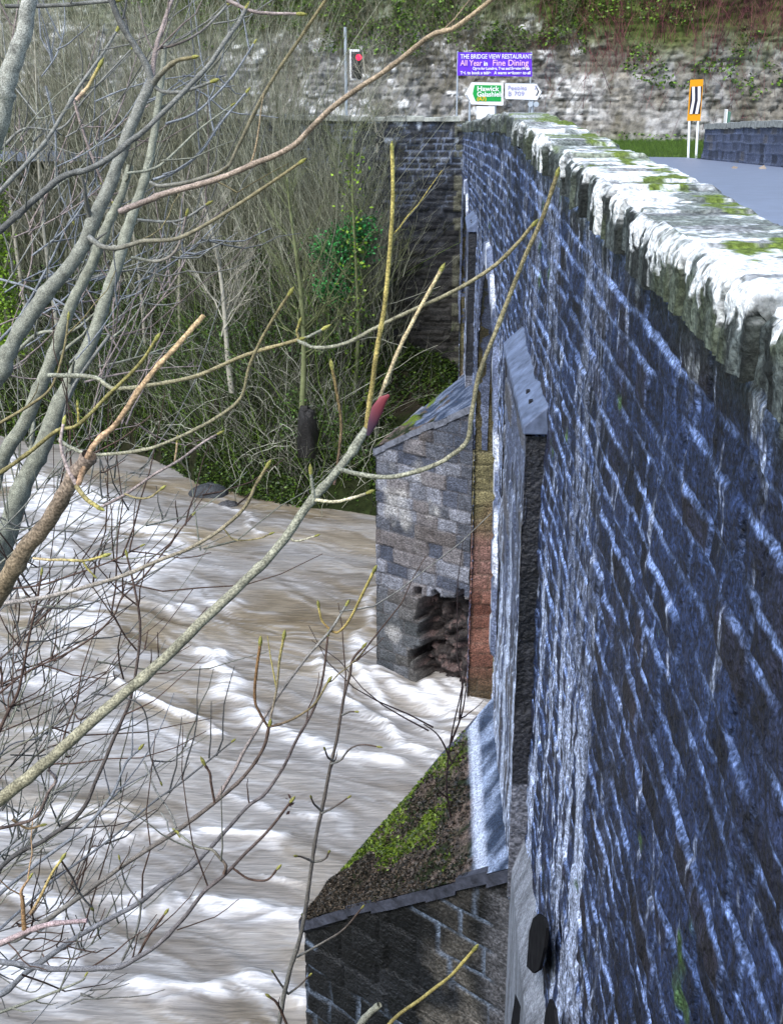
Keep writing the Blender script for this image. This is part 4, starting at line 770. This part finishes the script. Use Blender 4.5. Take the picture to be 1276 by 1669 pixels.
# tree A: pale multi-stemmed tree at the left, about 6 m off
ra = np.array([-3.6, 5.6, 7.2]); A = empty("young_sycamore_tree", ra, "pale grey-green multi-stemmed bare tree rising from the lower left through the top of the photo", "tree")
hubA = W(-60, 1080, 6.0); trunk(A, ra, hubA, .16, .11, PALE)
lA = [
 ([(-60, 1080), (-20, 970), (0, 915), (40, 795), (80, 715), (115, 635), (155, 550), (175, 500), (200, 430), (230, 335), (250, 275), (262, 205), (270, 120), (275, 60)], 6.0, 7.2, 46, 9, PALE, None, 3),
 ([(-60, 1080), (-30, 900), (-8, 800), (10, 750), (45, 685), (75, 610), (115, 500), (150, 435), (175, 370), (197, 320), (212, 270)], 6.0, 6.3, 36, 14, PALE, None, 2),
 ([(-120, 900), (-60, 700), (0, 615), (25, 558), (80, 482), (130, 418), (155, 370), (185, 300), (200, 260), (215, 215), (235, 165), (248, 138)], 5.6, 5.9, 34, 20, PALE, GREY, 2),
 ([(248, 138), (238, 105), (222, 78), (200, 40), (182, -10)], 5.9, 5.9, 14, 12, GREY, DKG, 2),
 ([(248, 138), (265, 118), (285, 100), (315, 93)], 5.9, 5.7, 13, 7, GREY, OCH, 0), ([(248, 138), (252, 90), (262, 50), (282, -8)], 5.9, 6.1, 11, 7, PINK, None, 4),
 ([(250, 138), (262, 147), (285, 150), (315, 143), (345, 132)], 5.9, 5.8, 8, 5, GREY, None, 1), ([(252, 78), (285, 74), (330, 50), (372, 8)], 6, 6.2, 6, 4, BRN, GREY, 2),
 ([(-30, 400), (0, 378), (30, 350), (65, 320), (105, 290), (150, 275), (190, 250), (215, 230), (240, 210), (290, 160), (340, 108), (365, 70), (388, 38), (402, 12)], 5.3, 5.6, 14, 8, DKG, GREY, 5),
 ([(-20, 330), (0, 310), (70, 235), (105, 180), (130, 140), (165, 90), (190, 50)], 6.8, 7.2, 9, 5, GREY, None, 6),
 ([(197, 345), (225, 333), (270, 315), (350, 295), (425, 265), (480, 240), (550, 172), (640, 110), (700, 62), (745, 45), (810, -5)], 4.2, 3.4, 13, 9, PINK, (.42, .32, .2), 2),
 ([(245, 297), (265, 303), (320, 293), (370, 272), (388, 240), (435, 145), (490, 62), (535, -5)], 6.2, 5.8, 7, 7, GREY, OCH, 2),
 ([(145, 385), (170, 402), (200, 402), (235, 392), (290, 388), (350, 358), (425, 310), (490, 266)], 5.2, 5.0, 11, 6, GREY, OCH, 1),
 ([(215, 420), (260, 425), (290, 405), (305, 350)], 6, 5.9, 7, 4, PALE, PINK, 0), ([(225, 358), (290, 360), (338, 333)], 6, 6, 6, 4, GREY, None, 1),
 ([(207, 283), (260, 270), (320, 215), (378, 172)], 5.7, 5.9, 6, 3, PALE, None, 3), ([(250, 293), (285, 280), (325, 250), (360, 200), (402, 150)], 6.3, 6.5, 6, 4, BLU, None, 3),
 ([(270, 202), (320, 183), (375, 130), (415, 70)], 6.5, 6.8, 5, 3, BLU, None, 3), ([(10, 10), (60, 11), (120, 8), (185, 2)], 6, 6, 7, 7, DKG, GREY, 1),
 ([(0, 555), (30, 520), (75, 440), (120, 350), (165, 300)], 7.2, 7.5, 6, 3, BLU, None, 4), ([(0, 605), (60, 545), (115, 540), (150, 515), (185, 480)], 7, 6.8, 7, 4, PALE, None, 3),
 ([(75, 140), (85, 180), (92, 220), (95, 300), (120, 360)], 7.4, 7.4, 5, 3, BLU, None, 2), ([(120, 160), (135, 210), (160, 280), (185, 330)], 7.2, 7.1, 6, 4, PINK, None, 1), ([(125, 163), (145, 140), (162, 108)], 6.9, 6.9, 8, 6, (.5, .36, .28), YEL, 0),
 ([(370, 0), (410, 18), (440, 22), (485, 22)], 5.8, 5.8, 8, 5, PINK, None, 0), ([(0, 245), (40, 210), (100, 210), (140, 160), (215, 80)], 7.5, 7.6, 5, 3, GREY, None, 4),
 ([(0, 455), (50, 470), (110, 500), (145, 540)], 7.2, 7.1, 5, 3, BLU, None, 2), ([(180, 545), (140, 600), (115, 640), (100, 700)], 6.5, 6.3, 7, 4, GREY, None, 2), ([(0, 690), (50, 660), (85, 630), (105, 570), (112, 520)], 5.6, 5.7, 6, 4, OCH, None, 2)]
for i, (pl, a, b, w0, w1, c0, c1, tw) in enumerate(lA): limb(A, pl, a, b, w0, w1, c0, c1, tw, i)
# tree E: the thick soft pale stem entering the top left corner
re_ = np.array([-2.9, 4.0, 9.3]); E_ = empty("leaning_stem_tree", re_, "thick pale stem crossing the top left corner of the photo", "tree")
trunk(E_, re_, W(-210, 700, 4.2), .08, .06, PALE); limb(E_, [(-210, 700), (-80, 380), (0, 195), (12, 135), (32, 65), (52, -10), (70, -80)], 4.2, 4.3, 52, 27, PALE, (.36, .36, .33), 0, 5, bud=False)

# tree B: nearest twigs, about 2 m off
rb = np.array([-2.3, 2.3, 10.6]); B = empty("nearest_sycamore_branches_tree", rb, "nearest bare tree, its thick ochre budded branches crossing the river diagonally from lower left", "tree")
hubB = W(-420, 1620, 2.1); trunk(B, rb, hubB, .06, .035, OCH)
lB = [
 ([(-420, 1620), (-180, 1440), (0, 1302), (60, 1255), (120, 1205), (200, 1135), (270, 1072), (340, 1005), (400, 948), (460, 885), (505, 820), (560, 755), (598, 697)], 2.1, 2.5, 27, 15, (.27, .24, .15), PALE, 0),
 ([(598, 697), (606, 640), (618, 560), (628, 500), (636, 420), (641, 330), (640, 245)], 2.5, 2.45, 11, 7, (.33, .26, .1), YEL, 1),
 ([(603, 690), (622, 640), (650, 570), (685, 500), (718, 442)], 2.5, 2.6, 7, 7, (.5, .4, .25), (.55, .44, .24), 0),
 ([(552, 764), (585, 772), (640, 776), (700, 760), (740, 738), (765, 712), (770, 670), (782, 605), (810, 530), (850, 425), (880, 355), (906, 283)], 2.4, 2.25, 9, 8, PALE, OCH, 0),
 ([(512, 815), (510, 795), (507, 770)], 2.4, 2.4, 8, 6, PALE, None, 0), ([(514, 815), (545, 818), (575, 812), (600, 803)], 2.4, 2.35, 7, 5, (.48, .44, .3), None, 0),
 ([(-420, 1620), (-200, 1280), (-90, 1110), (0, 975), (40, 905), (75, 860), (110, 805), (128, 772), (150, 742)], 2.1, 1.75, 40, 30, (.17, .13, .06), (.26, .2, .16), 0),
 ([(128, 790), (150, 730), (190, 690), (240, 620), (290, 565), (333, 515)], 1.75, 1.8, 12, 10, (.42, .27, .17), (.46, .33, .18), 0),
 ([(125, 790), (110, 760), (100, 720), (104, 690)], 1.75, 1.8, 9, 5, PINK, None, 0), ([(125, 792), (140, 815), (155, 825), (163, 830)], 1.75, 1.7, 10, 8, OCH, YEL, 0),
 ([(55, 910), (80, 912), (110, 912), (140, 913), (170, 905)], 1.8, 1.78, 5, 5, (.36, .28, .17), YEL, 0), ([(135, 913), (142, 925), (153, 937)], 1.8, 1.8, 5, 3, YEL, None, 0),
 ([(80, 612), (150, 615), (175, 627), (190, 633), (240, 629), (320, 615), (400, 580), (485, 556)], 2.9, 2.7, 9, 7, PALE, OCH, 0),
 ([(485, 555), (505, 548), (527, 537)], 2.7, 2.7, 6, 5, PALE, None, 0), ([(487, 556), (515, 567), (560, 560), (610, 535), (660, 510), (740, 472), (800, 435), (840, 398), (866, 368)], 2.7, 2.5, 7, 7, PALE, OCH, 0), ([(487, 552), (484, 540), (488, 527)], 2.7, 2.7, 5, 4, OCH, YEL, 0),
 ([(-60, 800), (0, 770), (50, 735), (95, 700), (130, 690), (185, 635), (230, 590), (255, 552)], 2.3, 2.2, 8, 6, (.2, .17, .08), (.26, .23, .08), 0), ([(128, 688), (128, 675), (127, 662)], 2.25, 2.25, 5, 4, YEL, None, 0),
 ([(95, 715), (112, 728), (140, 740), (170, 742), (235, 735), (280, 720), (350, 685), (392, 650), (405, 600), (430, 545), (470, 480)], 2.8, 2.6, 7, 6, PALE, OCH, 0),
 ([(0, 985), (70, 975), (140, 958), (200, 940), (260, 915), (310, 895), (365, 862), (400, 830), (420, 790), (437, 762)], 3, 2.9, 9, 6, (.3, .27, .25), OCH, 0),
 ([(163, 828), (210, 803), (250, 775), (290, 752), (330, 722), (355, 708)], 2.7, 2.8, 6, 4, PINK, None, 0), ([(203, 805), (225, 812), (245, 810), (263, 797)], 2.7, 2.7, 4, 4, OCH, None, 0), ([(285, 752), (288, 735), (289, 720)], 2.8, 2.8, 4, 4, (.5, .36, .22), None, 0),
 ([(545, 790), (552, 740), (556, 690), (550, 640), (543, 600)], 2.7, 2.75, 5, 6, BRN, (.2, .15, .06), 0), ([(365, 862), (383, 880), (420, 878), (440, 870)], 2.9, 2.9, 3, 3, OCH, None, 0),
 ([(470, 876), (485, 882), (515, 874)], 2.6, 2.6, 5, 3, (.45, .42, .3), None, 0), ([(80, 1255), (92, 1272), (80, 1290), (60, 1330), (20, 1345), (-10, 1350)], 2.2, 2.3, 6, 6, PINK, BRN, 0), ([(20, 1335), (45, 1350), (68, 1345)], 2.3, 2.3, 5, 4, (.3, .2, .1), None, 0)]
for i, (pl, a, b, w0, w1, c0, c1, tw) in enumerate(lB): limb(B, pl, a, b, w0, w1, c0, c1, tw, 50 + i)
rdl = W(617, 672, 2.45); V, Q = leafquads(np.array([rdl]), .001, np.random.default_rng(1))
pr = np.array([W(600, 708, 2.45), W(607, 690, 2.44), W(615, 668, 2.43), (W(624, 652, 2.43)), W(634, 645, 2.43)]); v, q = tubes(pr[None], np.array([[.004, .010, .013, .009, .003]]), 10); v[:, 1] = 2.44 + (v[:, 1] - 2.44) * .4
mesh_obj("red_leaf", v, q, M_leaf, B, np.repeat(mix((.05, .035, .06), (.2, .035, .045), np.array([0, .15, .7, 1, 1.])), 10, 0))

# shrub C: dark fine-twigged shrub at the lower left
rc_ = np.array([-2.9, 4.6, 8.2]); C3 = empty("bare_shrub", rc_, "dark fine-twigged bare shrub spreading from the lower left corner over the water", "shrub")
hubC = W(-160, 1600, 4.4); trunk(C3, rc_, hubC, .06, .04, DKG)
lC = [
 ([(-160, 1600), (-40, 1568), (30, 1570), (90, 1578), (190, 1574), (222, 1560), (255, 1540), (300, 1495), (335, 1450), (365, 1425), (400, 1390), (440, 1350), (475, 1305)], 4.4, 4.3, 13, 5, BLU, BRN, 5),
 ([(-160, 1600), (-20, 1625), (50, 1580), (115, 1535), (165, 1505), (220, 1475), (265, 1440), (310, 1412), (345, 1375), (372, 1345), (405, 1310), (430, 1292), (460, 1250), (482, 1205), (510, 1155), (525, 1100), (533, 1035)], 4.4, 4.8, 12, 4, BLU, BRN, 8),
 ([(-160, 1600), (0, 1540), (40, 1525), (140, 1455), (200, 1412), (285, 1358), (350, 1308), (395, 1268), (425, 1225), (437, 1185)], 4.4, 4.5, 12, 6, GREY, BRN, 6),
 ([(437, 1185), (470, 1175), (510, 1150), (535, 1110)], 4.5, 4.5, 5, 4, BRN, OCH, 1), ([(437, 1185), (422, 1160), (415, 1140), (418, 1095), (424, 1052)], 4.5, 4.5, 5, 6, BRN, (.3, .17, .07), 0),
 ([(350, 1308), (380, 1260), (400, 1220), (430, 1170), (455, 1130), (500, 1070), (538, 1027), (565, 985)], 4.6, 4.7, 7, 4, PINK, GREY, 1), ([(538, 1028), (552, 1030), (570, 1010), (590, 970), (609, 932)], 4.7, 4.6, 5, 5, (.3, .2, .08), YEL, 0), ([(536, 1024), (524, 1010), (519, 988)], 4.7, 4.7, 4, 4, (.35, .22, .08), YEL, 0),
 ([(434, 1200), (450, 1130), (455, 1080), (462, 1040)], 4.6, 4.6, 4, 5, PINK, YEL, 1), ([(-160, 1600), (0, 1415), (70, 1370), (130, 1325), (160, 1268), (195, 1185), (215, 1135), (228, 1060), (230, 1010), (220, 955), (208, 905)], 4.4, 5, 9, 4, DKG, BRN, 5),
 ([(-160, 1600), (20, 1440), (130, 1355), (180, 1300), (205, 1245), (228, 1220)], 4.4, 4.8, 7, 4, BLU, None, 5), ([(0, 1515), (50, 1470), (90, 1435), (180, 1370), (250, 1310), (300, 1275), (380, 1210)], 4.6, 5.2, 5, 3, BLU, DKG, 8),
 ([(365, 1425), (368, 1410), (355, 1395), (345, 1385), (320, 1380), (290, 1358)], 4.3, 4.4, 6, 4, BRN, PALE, 2), ([(380, 1415), (405, 1432), (435, 1434), (453, 1415)], 4.3, 4.3, 4, 4, BRN, None, 0), ([(350, 1308), (345, 1280), (342, 1260), (333, 1245)], 4.4, 4.4, 5, 5, BRN, None, 0),
 ([(200, 1565), (222, 1520), (230, 1480), (225, 1468), (205, 1440), (195, 1400)], 4.5, 4.5, 5, 3, GREY, None, 1), ([(225, 1560), (240, 1530), (270, 1488)], 4.4, 4.4, 5, 4, BRN, None, 1),
 ([(-60, 1560), (0, 1537), (70, 1508), (142, 1500)], 3.2, 3.2, 14, 9, PINK, (.4, .3, .3), 0), ([(40, 1515), (38, 1470), (36, 1452), (50, 1430)], 3.2, 3.25, 10, 4, (.3, .18, .08), ORG, 2), ([(50, 1490), (65, 1465), (85, 1425), (102, 1400)], 3.25, 3.3, 6, 5, ORG, YEL, 0), ([(102, 1405), (118, 1430), (130, 1455), (150, 1480)], 3.3, 3.4, 4, 4, BRN, GREY, 0),
 ([(-30, 1270), (0, 1190), (25, 1140), (35, 1110), (50, 1030), (60, 985), (68, 935)], 4.8, 5, 7, 4, BRN, None, 3), ([(-40, 1100), (0, 1075), (35, 1040), (60, 1000), (115, 955), (165, 905)], 5.4, 5.6, 4, 2.5, BRN, DKG, 6),
 ([(0, 1130), (45, 1095), (100, 1070), (150, 1040), (185, 1005), (200, 975), (240, 935), (290, 870), (315, 840)], 5.2, 5.4, 4, 2.5, BRN, None, 8), ([(0, 960), (60, 955), (110, 940), (180, 915), (230, 890)], 5.2, 5.2, 4, 3, BRN, None, 6),
 ([(-40, 1665), (60, 1628), (130, 1600), (140, 1590)], 4, 4.2, 6, 3, PALE, None, 3), ([(235, 1240), (255, 1290), (275, 1320), (290, 1355)], 4.8, 4.6, 4, 4, GREY, None, 2), ([(150, 1130), (230, 1150), (245, 1230), (262, 1275)], 4.8, 4.8, 3, 3, DKG, None, 1)]
for i, (pl, a, b, w0, w1, c0, c1, tw) in enumerate(lC): limb(C3, pl, a, b, w0, w1, c0, c1, tw, 90 + i)
b = W(474, 1312, 4.3); V, Q = leafquads(b + np.random.default_rng(2).normal(0, 1, (14, 3)) * np.array([.007, .005, .022]), .014, np.random.default_rng(2)); mesh_obj("dead_catkin", V, Q, M_leaf, C3, np.broadcast_to((.07, .04, .035), V.shape), False)
# finer shrub behind it: many whippy shoots
rg = np.random.default_rng(33); rf = np.array([-5.2, 6.2, 6.6]); D4 = empty("whippy_shrub", rf, "thicket of hair-thin grey twigs at the left edge above the river", "shrub")
trunk(D4, rf, W(-120, 1500, 6.4), .05, .04, DKG)
for i in range(48):
    y0 = rg.uniform(880, 1700); x0 = rg.uniform(-60, 30) if y0 < 1600 else rg.uniform(-50, 120); L_ = rg.uniform(160, 460); a0 = math.radians(rg.uniform(15, 62)); cv = math.radians(rg.uniform(-8, 30))
    pl = [(-120, 1500)] if i % 9 == 0 else []
    for t in np.linspace(0, 1, 6): an = a0 + cv * t; pl.append((x0 + L_ * t * math.cos(an), y0 - L_ * t * math.sin(an)))
    Yd_ = rg.uniform(5.4, 7.5); limb(D4, pl, Yd_, Yd_ + rg.uniform(-.4, .6), rg.uniform(2.2, 3.8), 1.3, random.choice([DKG, GREY, BLU, PALE]), random.choice([GREY, PALE, BRN]), int(rg.integers(3, 9)), 200 + i, bud=False)
# fine twigs of tree A's upper side shoots
for i in range(34):
    x0 = rg.uniform(-20, 230); y0 = rg.uniform(120, 720); L_ = rg.uniform(90, 260); a0 = math.radians(rg.uniform(5, 80)); cv = math.radians(rg.uniform(-20, 35)); Yd_ = rg.uniform(6.2, 8.5)
    pl = [(x0 + L_ * t * math.cos(a0 + cv * t), y0 - L_ * t * math.sin(a0 + cv * t)) for t in np.linspace(0, 1, 5)]
    limb(A, pl, Yd_, Yd_ + .3, rg.uniform(2.5, 4.5), 1.6, random.choice([GREY, BLU, PINK, PALE]), None, int(rg.integers(3, 8)), 300 + i, name="twig", bud=False)
# sapling D: thin upright sapling in front of the near pier
rs = W(440, 1760, 7.0); Sp = empty("sapling", rs, "thin upright sapling with short side twigs, left of the near pier", "sapling")
limb(Sp, [(440, 1760), (455, 1665), (470, 1590), (488, 1530), (500, 1465), (512, 1380), (525, 1320), (540, 1245), (550, 1200), (560, 1140), (570, 1100), (575, 1075), (592, 1055)], 7, 7.2, 9, 4, GREY, BRN, 4, 3, name="stem")
for pl in ([(540, 1245), (555, 1238), (570, 1220), (590, 1213), (616, 1216)], [(525, 1325), (545, 1315), (568, 1300)], [(524, 1322), (512, 1310), (508, 1300)], [(512, 1405), (495, 1398), (484, 1396)], [(512, 1405), (530, 1400), (536, 1390)], [(484, 1560), (520, 1540), (560, 1515), (590, 1480)], [(470, 1620), (455, 1600), (445, 1585)], [(470, 1620), (490, 1605), (505, 1590)], [(558, 1165), (570, 1160), (580, 1160)], [(545, 1240), (535, 1235), (530, 1222)]):
    limb(Sp, pl, 7.1, 7.0, 4.5, 3, GREY, BRN, 0, 7)
# shoots rising at the bottom right of the shrub, in front of the pier
Bs = empty("cut_stem_shrub", W(520, 1850, 4.5), "stubby shrub shoots at the bottom edge in front of the dark near pier", "shrub")
limb(Bs, [(520, 1850), (560, 1720), (590, 1665), (618, 1638)], 4.5, 4.4, 15, 13, GREY, PALE, 0, 1); limb(Bs, [(560, 1850), (620, 1690), (690, 1625), (735, 1590), (773, 1548)], 4.5, 4.3, 8, 6, (.2, .17, .08), YEL, 0, 2); limb(Bs, [(540, 1850), (480, 1700), (455, 1640), (440, 1625)], 4.5, 4.4, 6, 4, BRN, None, 2, 3)
# saplings rooted on the near cutwater cap
Cs = empty("cutwater_sapling", (-.1, 12.3, 6.2), "dark thin sapling rooted in the moss of the near pier cap", "sapling")
b0 = W(742, 1365, 11.9); 
for pl in ([(742, 1365), (732, 1320), (727, 1270), (735, 1200), (748, 1140), (760, 1085)], [(735, 1210), (752, 1165), (760, 1120)], [(735, 1240), (715, 1200), (690, 1180)]): limb(Cs, pl, 11.9, 11.9, 4.2, 2, (.03, .02, .02), None, 2, 5, name="stem", bud=False)
